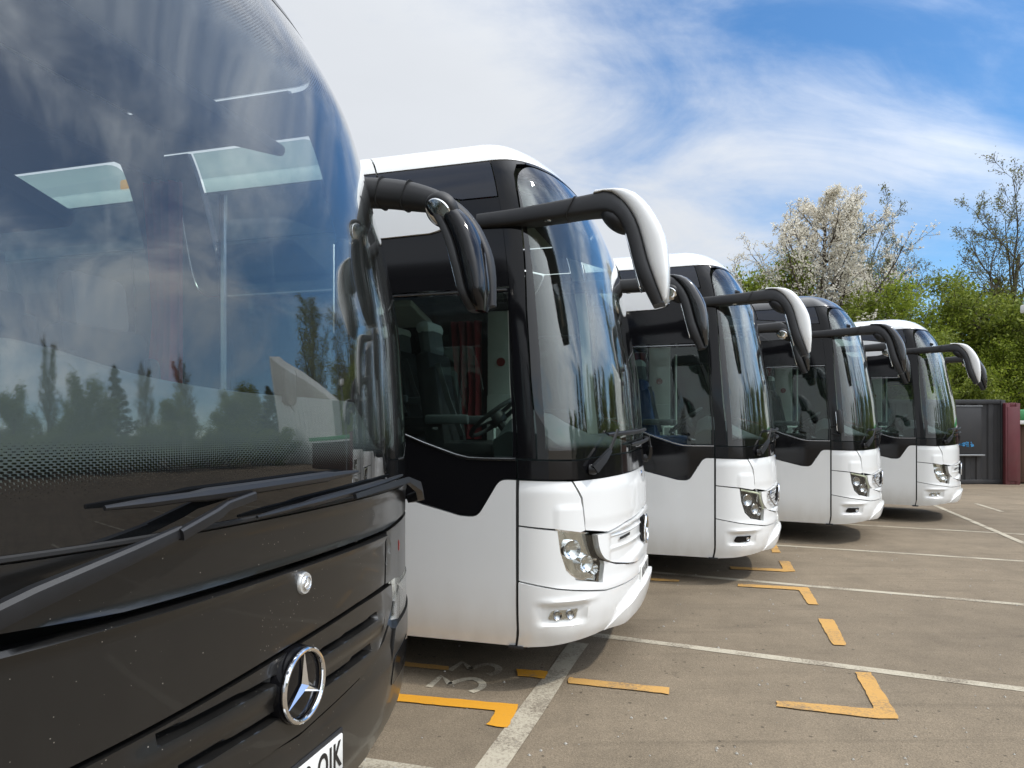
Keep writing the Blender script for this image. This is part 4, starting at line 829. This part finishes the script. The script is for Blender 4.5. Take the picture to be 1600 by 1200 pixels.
    b.sweep([SB.at(-1.0, 1.315, .045), SB.at(-.80, 1.392, .060), SB.at(-.62, 1.438, .060), SB.at(-.50, 1.466, .052)], [sec(.019, .021), sec(.018, .020), sec(.014, .016), sec(.010, .012)])
    b.sweep([SB.at(-.51, 1.460, .062), SB.at(-.40, 1.492, .056), SB.at(-.36, 1.506, .05), SB.at(-.26, 1.520, .045)], [sec(.009, .013)] * 2 + [sec(.008, .011)] * 2)
    b.lathe([(0, .09), (.035, .09), (.04, .07), (.04, 0)], SB.at(-1.0, 1.315, -.03), axis='X', seg=18)
    wa = b.build('wiper', 'wiper_black', root, 30)
    MB().tube([SB.at(u, 1.533 + .012 * (u + .66) / .95, .030) for u in np.linspace(-.66, .30, 20)], [.005, .008] + [.011] * 3 + [.016] * 11 + [.011, .010, .008, .004], 8).build('blade', 'wiper_black', wa)
    b = MB(); b.sweep([SB.at(1.04, 1.38, .02), SB.at(.97, 1.40, .065), SB.at(.86, 1.445, .07), SB.at(.72, 1.485, .055), SB.at(.42, 1.478, .05), SB.at(.25, 1.468, .045)], [sec(.016, .02), sec(.016, .022), sec(.014, .02), sec(.009, .011), sec(.008, .01), sec(.006, .008)])
    wb = b.build('wiper', 'wiper_black', root, 30)
    MB().tube([SB.at(u, 1.462 + .04 * (u + .23) / .95, .030) for u in np.linspace(-.23, .74, 20)], [.004, .007] + [.009] * 3 + [.013] * 10 + [.009] * 3 + [.007, .004], 8).build('blade', 'wiper_black', wb)
    # mirrors
    topc = resample([(-.14, 2.905), (.117, 2.895), (.27, 2.87), (.437, 2.8), (.567, 2.688), (.646, 2.545), (.675, 2.423), (.678, 2.26)], 28)
    botc = resample([(-.14, 2.775), (.117, 2.762), (.25, 2.742), (.385, 2.712), (.475, 2.64), (.555, 2.53), (.60, 2.42), (.632, 2.25)], 28)
    headI = resample([(.40, 2.735), (.455, 2.66), (.51, 2.55), (.55, 2.42), (.575, 2.31), (.61, 2.225)], 18)
    headO = resample([(.46, 2.735), (.565, 2.67), (.635, 2.54), (.66, 2.42), (.668, 2.31), (.655, 2.222)], 18)
    t = np.linspace(0, 1, 28)
    for sg in (-1, 1):
        m = MB(); m.add(*loft2(botc, topc, np.interp(t, [0, .4, .7, 1], [.09, .065, .05, .03]), np.interp(t, [0, .3, 1], [1.26, 1.33, 1.34]), sg, 16, .7)); m = m.build('mirror_arm', 'black_plastic', root, 45)
        th = np.linspace(0, 1, 18); wd = np.interp(th, [0, .15, .6, .9, 1], [.05, .10, .115, .10, .05])
        h = MB(); h.add(*loft2(headI, headO, wd, [1.265] * 18, sg, 18, .7)); h.build('mirror_head', 'gloss_black', m, 50)
        h = MB(); h.add(*loft2([(p[0] - .035, p[1]) for p in headI], [(p[0] + .02, p[1]) for p in headI], wd * .96, [1.265] * 18, sg, 16, .6)); h.build('mirror_bezel', 'black_plastic', m, 45)
        for k_ in (6, 9): place('arm_joint', joint_ring(botc[k_], topc[k_], float(np.interp(t[k_], [0, .4, .7, 1], [.09, .065, .05, .03])), float(np.interp(t[k_], [0, .3, 1], [1.26, 1.33, 1.34])), sg), 'rubber', m)
        MB().rbox((.51, sg * 1.265, 2.46), (.012, .17, .28), .03, ry=-.25).build('mirror_glass', 'mirror_glass', m)
        if sg > 0:
            km = place('kerb_mirror', shared('kerb', lambda: None), 'black_plastic', m, (.45, 1.18, 2.665), (R(38), 0, R(-20)))
            place('mirror_glass', shared('kerbg', lambda: None), 'mirror_glass', km)
    # cab
    place('dashboard', dash_mesh(SB, 2.6, 1.56, 1.80, .13, .30), 'dash', root)
    place('steering_wheel', shared('steer', lambda: None), 'black_plastic', root, (-.42, -.60, 1.86), (0, R(-38), 0))
    place('cab_floor', shared('wfloor', lambda: None), 'interior_dark', root)
    place('ceiling', MB().rbox((-6.0, 0, 3.10), (10.2, 1.7, .05), .02).rbox((-6.3, .82, 2.82), (9.6, .5, .10), .04, rx=-.25).rbox((-6.3, -.82, 2.82), (9.6, .5, .10), .04, rx=.25).mesh('ceil'), 'interior_grey', root)
    MB().rbox((-.45, 0, 2.98), (.7, 1.7, .05), .02, ry=.3).rbox((-.78, 0, 2.93), (.06, 1.7, .22), .02).build('windscreen_blind', 'interior_dark', root)
    place('curtain', curtain_mesh((-.86, 1.06), 1.75, 2.9, .20), 'curtain_red', root)
    place('curtain', curtain_mesh((-.95, -1.06), 1.75, 2.9, .20), 'curtain_red', root)
    put_seat(root, -.95, -.58, 1.45, 'seat_black', False)
    for r_ in range(6):
        for y in (-.92, -.46, .46, .92): put_seat(root, -1.9 - .82 * r_, y, 1.55, 'seat_black', False)
    put_seat(root, -.80, .62, 1.25, 'seat_black', False)
    MB().tube(catmull([(-.98, 1.17, 2.95), (-.93, 1.19, 2.6), (-.89, 1.20, 2.43), (-.83, 1.20, 2.365), (-.70, 1.20, 2.35), (-.1, 1.20, 2.35)], 6), .006, 6).build('window_trim', 'satin_chrome', root)
    im = MB().rbox((.12, .92, 2.28), (.07, .13, .44), .03, rz=.5).build('inside_mirror', 'black_plastic', root)
    MB().rbox((.085, .90, 2.28), (.008, .10, .38), .02, rz=.5).build('mirror_glass', 'mirror_glass', im)
    MB().tube([(.13, .93, 2.48), (.17, .99, 2.56), (.14, 1.06, 2.58)], .022, 8).build('bracket', 'black_plastic', im)
    dc = MB().rbox((.24, .34, 1.83), (.035, .075, .13), .015, rz=.2).build('dash_camera', 'gloss_black', root)
    MB().tube(catmull([(.24, .34, 1.77), (.27, .36, 1.70), (.25, .42, 1.64), (.27, .44, 1.60)], 5), .004, 6).build('cable', 'rubber', dc)
    MB().rbox((.22, .28, 1.70), (.03, .06, .09), .012, rz=.3).build('card_reader', 'black_plastic', root)
    MB().tube([(-.60, 1.05, 1.0), (-.60, 1.05, 2.8)], .018, 8).build('grab_rail', 'satin_chrome', root)
    pp('wood_fascia', [(.02, 1.475), (.34, 1.482), (.34, 1.525), (.02, 1.525)], 'wood_trim', off=-.015, thick=.004, gap=0)
    return root

white_coach('coach', 'white coach right beside the black coach, with clear chrome headlamp and large white mirror', .034, 4.533, yaw=16.5, beacon=True)
white_coach('coach', 'white coach with white mirror and blue driver seat, second in line behind the black coach', 2.233, 7.607, led=True, blue_seat=True, yaw=18.5)
white_coach('coach', 'coach with black roof, black mirrors and white lower body', 4.737, 10.27, black_top=True, led=True, small_mirror=True, yaw=26.5)
white_coach('coach', 'farthest white coach at the end of the row, in front of the dark container', 7.407, 12.66, yaw=32)
black_coach('coach', 'black coach with a chrome star on its grille, closest to the camera', -1.645, 1.755)

# ------------------------------------------------------------------ containers, sheds
def corr(b, x0, x1, z0, z1, y, pitch=.28, dep=.036, th=.02):
    xs = []; x = x0; k = 0
    while x < x1 - .01:
        for dx, d in ((0, 0), (.30, 0), (.40, 1), (.80, 1), (.90, 0)):
            if x + dx * pitch <= x1: xs.append((x + dx * pitch, y + d * dep))
        x += pitch
    xs.append((x1, y)); n = len(xs)
    vs = [(a, c, z0) for a, c in xs] + [(a, c, z1) for a, c in xs] + [(a, c + th, z0) for a, c in xs] + [(a, c + th, z1) for a, c in xs]
    fs = []
    for i in range(n - 1): fs += [(i, i + 1, n + i + 1, n + i), (2 * n + i, 3 * n + i, 3 * n + i + 1, 2 * n + i + 1), (n + i, n + i + 1, 3 * n + i + 1, 3 * n + i)]
    b.add(vs, fs); return b
def container(name, label, x0, y0, ln, wd, h, mat, rz, rail=None, cat='container', pitch=.28):
    root = empty(name, (x0, y0, 0), rz); tag(root, label, cat)
    b = corr(MB(), .06, ln - .06, .14, h - .10, .03, pitch); b.build('wall', mat, root, 30)
    b = corr(MB(), .06, ln - .06, .14, h - .10, 0, pitch); o = b.build('wall', mat, root, 30, (ln, wd - .03, 0), (0, 0, math.pi))
    for x in (0, ln):
        b = corr(MB(), .06, wd - .06, .14, h - .10, 0, pitch); b.build('wall', mat, root, 30, (x + (-.03 if x else .03) + (0 if x else 0), 0 if x else wd, 0), (0, 0, math.pi / 2 if x else -math.pi / 2))
    fr = MB()
    for x in (.05, ln - .05):
        for y in (.05, wd - .05): fr.rbox((x, y, h / 2), (.13, .13, h), .01)
    for z in (.08, h - .05):
        for y in (.05, wd - .05): fr.rbox((ln / 2, y, z), (ln - .2, .10, .13), .01)
        for x in (.05, ln - .05): fr.rbox((x, wd / 2, z), (.10, wd - .2, .13), .01)
    fr.build('frame', mat, root)
    MB().rbox((ln / 2, wd / 2, h - .02), (ln - .1, wd - .1, .04), .01).build('roof', rail or mat, root)
    return root
c = container('container', 'dark grey steel container with a shuttered hatch behind the last coach', 8.14, 20.95, 6.79, 2.44, 2.56, 'container_dark', 0, pitch=.35)
MB().rbox((5.55, -.005, 1.64), (1.05, .03, 1.42), .01).build('hatch', 'container_dark', c)
MB().rbox((5.55, -.05, .89), (1.17, .11, .05), .01).build('hatch_shelf', 'grey_metal', c)
MB().box((5.55, -.022, 2.38), (1.12, .02, .025)).build('hatch_rail', 'grey_metal', c)
b = MB(); rg = random.Random(9)
for i in range(16): x = 5.62 + rg.uniform(-.17, .18); z = 1.22 + rg.uniform(-.06, .07); b.box((x, -.0225, z), (rg.uniform(.02, .12), .004, rg.uniform(.02, .06)), ry=rg.uniform(-.5, .5))
b.build('chalk_mark', 'chalk_blue', c)
c = container('container', 'maroon container end standing beside the dark container', 14.86, 20.8, .41, 3.2, 2.46, 'container_maroon', 0, pitch=.41)
MB().rbox((.205, -.012, 1.23), (.33, .03, 2.24), .01).build('door', 'container_maroon', c)
def planked(name, label, x0, y0, ln, h, mat, capmat):
    root = empty(name, (x0, y0, 0)); tag(root, label, 'shed'); me = MB().rbox((0, 0, 0), (.185, .03, h), .004).mesh('plank')
    for i in range(int(ln / .19)): place('plank', me, mat, root, (.1 + i * .19, 0, h / 2 + .05))
    MB().rbox((ln / 2, 1.3, h / 2 + .05), (ln, 2.5, h - .1), .02).build('body', mat, root)
    MB().rbox((ln / 2, 1.2, h + .13), (ln + .1, 2.8, .12), .02).build('fascia', 'white_cladding', root); MB().rbox((ln / 2, 1.2, h + .36), (ln + .1, 2.8, .32), .05).build('roof', capmat, root)
planked('shed', 'brown timber shed with a green roof edge at the right edge of the picture', 15.34, 21.1, 5.0, 1.75, 'brown_timber', 'green_plastic')
c = container('container', 'blue container standing left of the dark container behind the coaches', 5.3, 21.3, 2.5, 2.4, 2.5, 'blue_sheet', 0)
c = container('container', 'grey container in the row behind the coaches', -5.0, 24.5, 9.0, 2.4, 2.5, 'container_dark', 0)
# white clad buildings across the yard: seen only as reflections in the glass
def clad(name, label, p, q, h0, h1, dep):
    d = Vector((q[0] - p[0], q[1] - p[1])); ln = d.length; rz = math.atan2(d.y, d.x); root = empty(name, (*p, 0), rz); tag(root, label, 'building')
    n = int(ln / .5)
    for i in range(n):
        x0, x1 = ln * i / n, ln * (i + 1) / n; ha, hb = h0 + (h1 - h0) * i / n, h0 + (h1 - h0) * (i + 1) / n; e = .03
        b = MB(); b.add([(x0, 0, 0), (x0 + .05, -e, 0), (x1 - .05, -e, 0), (x1 - .004, 0, 0), (x0, 0, ha), (x0 + .05, -e, ha), (x1 - .05, -e, hb), (x1 - .004, 0, hb), (x0, .08, 0), (x1 - .004, .08, 0), (x0, .08, ha), (x1 - .004, .08, hb)],
                        [(0, 1, 5, 4), (1, 2, 6, 5), (2, 3, 7, 6), (8, 10, 11, 9), (4, 5, 6, 7, 11, 10), (0, 4, 10, 8), (3, 9, 11, 7)])
        b.build('cladding_panel', 'white_cladding', root, 20)
    MB().add([(0, .1, 0), (ln, .1, 0), (ln, dep, 0), (0, dep, 0), (0, .1, h0 - .02), (ln, .1, h1 - .02), (ln, dep, h1 - .02), (0, dep, h0 - .02)], [(0, 3, 2, 1), (4, 5, 6, 7), (0, 1, 5, 4), (1, 2, 6, 5), (2, 3, 7, 6), (3, 0, 4, 7)]).build('body', 'white_cladding', root, 20)
clad('shed', 'white clad shed across the yard, seen only mirrored in the coach side windows', (6., -22), (-8.2, -20), 3.4, 5.2, 8)
clad('workshop', 'white clad workshop to the right of the yard, seen only mirrored in the windscreens', (20.6, 24.3), (28.8, 25.6), 5.2, 9.2, 1.0)
# pole with a white camera housing at the right edge
r = empty('lamp_post', (14.92, 20.0, 0.04)); tag(r, 'post with a white camera housing at the right edge of the picture', 'post')
MB().tube([(.35, .2, 0), (.35, .2, 5.4)], .06, 10).build('pole', 'grey_metal', r); MB().rbox((.05, 0, 5.12), (.42, .2, .24), .04).build('camera_housing', 'white_cladding', r); MB().tube([(.35, .2, 5.3), (.1, .02, 5.2)], .03, 8).build('bracket', 'grey_metal', r)

# ------------------------------------------------------------------ trees
def grow(rg, segs, pts_out, p, d, ln, rad, lev, mx, prm):
    n = max(3, int(ln / prm['seg'])) if lev < mx else 3
    P = [p]; rr = [rad]; end = rad * (.35 if lev == 0 else .3)
    for i in range(n):
        j = prm['wob'] * (1 + lev * .3)
        d = (d + Vector((rg.gauss(0, j), rg.gauss(0, j), rg.gauss(0, j) + prm['up'][min(lev, len(prm['up']) - 1)]))).normalized()
        P.append(P[-1] + d * (ln / n)); rr.append(rad + (end - rad) * (i + 1) / n)
    segs.append((P, rr, lev))
    if lev >= prm['leaf_from']:
        for i in range(1, len(P)): pts_out.append((P[i], lev))
    if lev >= mx: return
    kids = prm['kids'][lev]; st = prm['start'][min(lev, len(prm['start']) - 1)]
    for k in range(kids):
        t = st + (1 - st) * (k + rg.random()) / kids; f = t * n; i = min(int(f), n - 1); q = P[i].lerp(P[i + 1], f - i)
        dd = (P[i + 1] - P[i]).normalized(); ang = rg.uniform(*prm['ang'][min(lev, len(prm['ang']) - 1)]); az = k * 2.4 + rg.random() * 1.2
        a = Vector((0, 0, 1)) if abs(dd.z) < .9 else Vector((1, 0, 0)); s1 = dd.cross(a).normalized(); s2 = dd.cross(s1)
        nd = dd * math.cos(ang) + (s1 * math.cos(az) + s2 * math.sin(az)) * math.sin(ang)
        sh = prm['shape'](t) if lev == 0 else 1 - .45 * t
        grow(rg, segs, pts_out, q, nd.normalized(), ln * prm['ratio'][min(lev, len(prm['ratio']) - 1)] * sh * rg.uniform(.75, 1.15), max(.006, (rad + (end - rad) * t) * .55), lev + 1, mx, prm)
def tree_meshes(seed, prm):
    rg = random.Random(seed); segs = []; pts = []
    grow(rg, segs, pts, Vector((0, 0, -.1)), Vector((rg.gauss(0, .03), rg.gauss(0, .03), 1)).normalized(), prm['h'], prm['rad'], 0, prm['levels'], prm)
    b = MB()
    for P, rr, lev in segs: b.tube(P, [max(q, prm.get('rmin', .008)) for q in rr], 8 if lev == 0 else (5 if lev == 1 else 3), cap=False)
    me = bpy.data.meshes.new('wood'); me.from_pydata(b.v, [], b.f); me.shade_smooth()
    nr = np.random.default_rng(seed); base = np.array([tuple(p) for p, l in pts]); per = prm['leaves'] / max(1, len(base))
    idx = np.repeat(np.arange(len(base)), np.maximum(0, nr.poisson(per, len(base)))); n = len(idx)
    c = base[idx] + nr.normal(0, prm['scat'], (n, 3)); s = prm['size'] * nr.uniform(.55, 1.3, n)[:, None]
    a = nr.normal(0, 1, (n, 3)); a /= np.linalg.norm(a, axis=1, keepdims=True); q = nr.normal(0, 1, (n, 3)); q -= a * (a * q).sum(1, keepdims=True); q /= np.linalg.norm(q, axis=1, keepdims=True)
    fold = np.cross(a, q) * s * .18
    V = np.stack([c - a * s, c + q * s * .45 + fold, c + a * s, c - q * s * .45 + fold], 1).reshape(-1, 3)
    ml = bpy.data.meshes.new('leaves'); ml.vertices.add(4 * n); ml.vertices.foreach_set('co', V.astype(np.float32).ravel()); ml.loops.add(4 * n); ml.loops.foreach_set('vertex_index', np.arange(4 * n, dtype=np.int32))
    ml.polygons.add(n); ml.polygons.foreach_set('loop_start', np.arange(0, 4 * n, 4, dtype=np.int32)); ml.update(); ml.validate()
    return me, ml
def tree(name, label, key, seed, prm, loc, sc_=1., rz=0., bark='bark', leaf='spring_leaf', cat='tree', group=None, flat=(1, 1)):
    wood, lv = shared(('tree', key, seed), lambda: tree_meshes(seed, prm))
    r = empty(name, (loc[0], loc[1], loc[2] if len(loc) > 2 else 0), rz); r.scale = (sc_ * flat[0], sc_ * flat[0], sc_ * flat[1]); tag(r, label, cat, group)
    place('trunk', wood, bark, r); place('crown', lv, leaf, r); return r
cherry = dict(h=13.4, rad=.20, levels=3, seg=.7, wob=.07, up=(.02, .045, .05, .02), kids=(44, 13, 5), start=(.12, .12, .15), ang=((.6, 1.15), (.5, 1.0), (.4, 1.0)), ratio=(.66, .40, .45), shape=lambda t: 1.05 - .88 * t, leaf_from=2, leaves=46000, scat=.075, size=.068, rmin=.010)
bush = dict(h=6.0, rad=.13, levels=3, seg=.7, wob=.10, up=(.02, .05, .03, 0), kids=(20, 9, 5), start=(.08, .1, .15), ang=((.6, 1.3), (.5, 1.1), (.4, 1.2)), ratio=(.55, .5, .5), shape=lambda t: 1.1 - .55 * t, leaf_from=1, leaves=30000, scat=.22, size=.078, rmin=.012)
bare = dict(h=12.5, rad=.24, levels=4, seg=.8, wob=.07, up=(.0, .06, .06, .05, .03), kids=(13, 8, 6, 4), start=(.22, .2, .2, .2), ang=((.35, .75), (.35, .8), (.3, .8), (.3, .8)), ratio=(.68, .52, .5, .5), shape=lambda t: 1.1 - .5 * t, leaf_from=3, leaves=9000, scat=.12, size=.07, rmin=.011)
pop = dict(h=13., rad=.2, levels=3, seg=.8, wob=.05, up=(.0, .10, .10, .08), kids=(36, 9, 5), start=(.12, .15, .2), ang=((.35, .7), (.3, .7), (.3, .8)), ratio=(.34, .45, .5), shape=lambda t: 1.05 - .6 * t, leaf_from=2, leaves=9000, scat=.16, size=.085, rmin=.014)
fir = dict(h=11., rad=.18, levels=2, seg=.7, wob=.03, up=(.0, -.01, .0), kids=(70, 12), start=(.06, .1), ang=((1.2, 1.6), (.5, 1.0)), ratio=(.34, .32), shape=lambda t: 1.08 - 1.0 * t, leaf_from=1, leaves=16000, scat=.12, size=.10, rmin=.012)
tree('blossom_tree', 'tall white blossom tree rising behind the row of coaches', 'cherry', 11, cherry, (14.9, 33.5), .92, leaf='blossom')
tree('bare_tree', 'sparse brown tree just coming into leaf at the right edge', 'bare', 5, bare, (23.4, 33.0), .84, 2.6, 'bark_grey', 'olive_leaf')
tree('bare_tree', 'smaller twiggy tree in the gap between the blossom tree and the right edge tree', 'bare', 8, bare, (20.9, 35.5), .72, 1., 'bark_grey', 'olive_leaf')
tree('bare_tree', 'leafless tree behind the right shoulder of the blossom tree', 'bare', 6, bare, (19.6, 41.), .88, 2., 'bark_grey', 'olive_leaf')
for i, (lab, x, y, s, rz, leaf, sd) in enumerate((
        ('yellow green leafy tree left of the blossom tree, peeking over the second white coach', 12.2, 34.5, 1.38, .2, 'spring_leaf', 21),
        ('small green tree whose top shows above the gap between the two nearest white coaches', 4.7, 37, 1.62, 1.2, 'olive_leaf', 22),
        ('green bush under the blossom tree above the black roofed coach', 14.8, 30.8, 1.06, 2.1, 'hedge_leaf', 23),
        ('leafy green tree behind the last coach mirror', 17.4, 31.5, 1.18, 3.3, 'spring_leaf', 21),
        ('dense green bush directly above the dark container', 18.8, 29.6, .92, 4.0, 'hedge_leaf', 22),
        ('tall green bush behind the maroon container', 21.0, 31.8, 1.22, 5.1, 'hedge_leaf', 23),
        ('bright green bush above the maroon container end', 20.8, 29.4, .80, .9, 'spring_leaf', 21),
        ('green bush behind the timber shed at the right edge', 23.6, 29.8, 1.0, 1.7, 'spring_leaf', 22),
        ('low bright green bush between the last mirror and the dark container', 16.4, 29.2, .84, 2.6, 'spring_leaf', 23),
        ('olive bush at the back right, beyond the timber shed', 25.5, 33.0, 1.25, 3.9, 'olive_leaf', 21),
        ('green bush behind the blue container', 9.0, 31.0, 1.0, 4.4, 'hedge_leaf', 22))):
    tree('green_tree', lab, 'bush', sd, bush, (x, y), s * .95, rz, leaf=leaf, group='green bushes and trees behind the containers')
# the far side of the yard (to the right of the view): what the windscreens mirror
rg = random.Random(3)
for i in range(18):
    z_ = 52 + i * 3.4; d_ = 35 + 2 * math.sin(i * 2.1)
    tree('green_tree', 'low hedge bush along the right side of the yard, seen only mirrored in glass', 'bush', 21 + i % 3, bush, (-.6 + d_ * math.sin(R(z_)), 2 + d_ * math.cos(R(z_)), -.5), rg.uniform(.5, .68), rg.random() * 6, leaf='hedge_leaf', group='low bushes mirrored in the windscreens', flat=(1.25, 1.))
SIDE = [(-.6 + d_ * math.sin(R(z_)), 2 + d_ * math.cos(R(z_))) for z_, d_ in ((48, 52), (52, 47), (56, 50), (60, 42), (64.5, 46), (69, 41), (73, 46), (77, 43), (81, 40), (85.5, 45), (90, 42), (95, 44), (100, 41), (106, 45), (113, 42), (121, 44))]
for i, (x, y) in enumerate(SIDE):
    k = (0, 1, 2, 2, 0, 2)[i % 6]
    if k == 0: tree('poplar_tree', 'upright tree along the right side of the yard, seen only mirrored in glass', 'pop', 31, pop, (x, y), rg.uniform(.8, 1.0) * (1.3 if i < 3 else .85), rg.random() * 6, leaf='olive_leaf', group='trees mirrored in the windscreens')
    elif k == 1: tree('conifer_tree', 'conifer along the right side of the yard, seen only mirrored in glass', 'fir', 41, fir, (x, y), rg.uniform(.75, 1.05), rg.random() * 6, leaf='conifer_leaf', group='conifers mirrored in the windscreens')
    else: tree('green_tree', 'bushy tree along the right side of the yard, seen only mirrored in glass', 'bush', 21 + i % 2, bush, (x, y), rg.uniform(1.0, 1.3), rg.random() * 6, leaf='hedge_leaf', group='bushes mirrored in the windscreens')
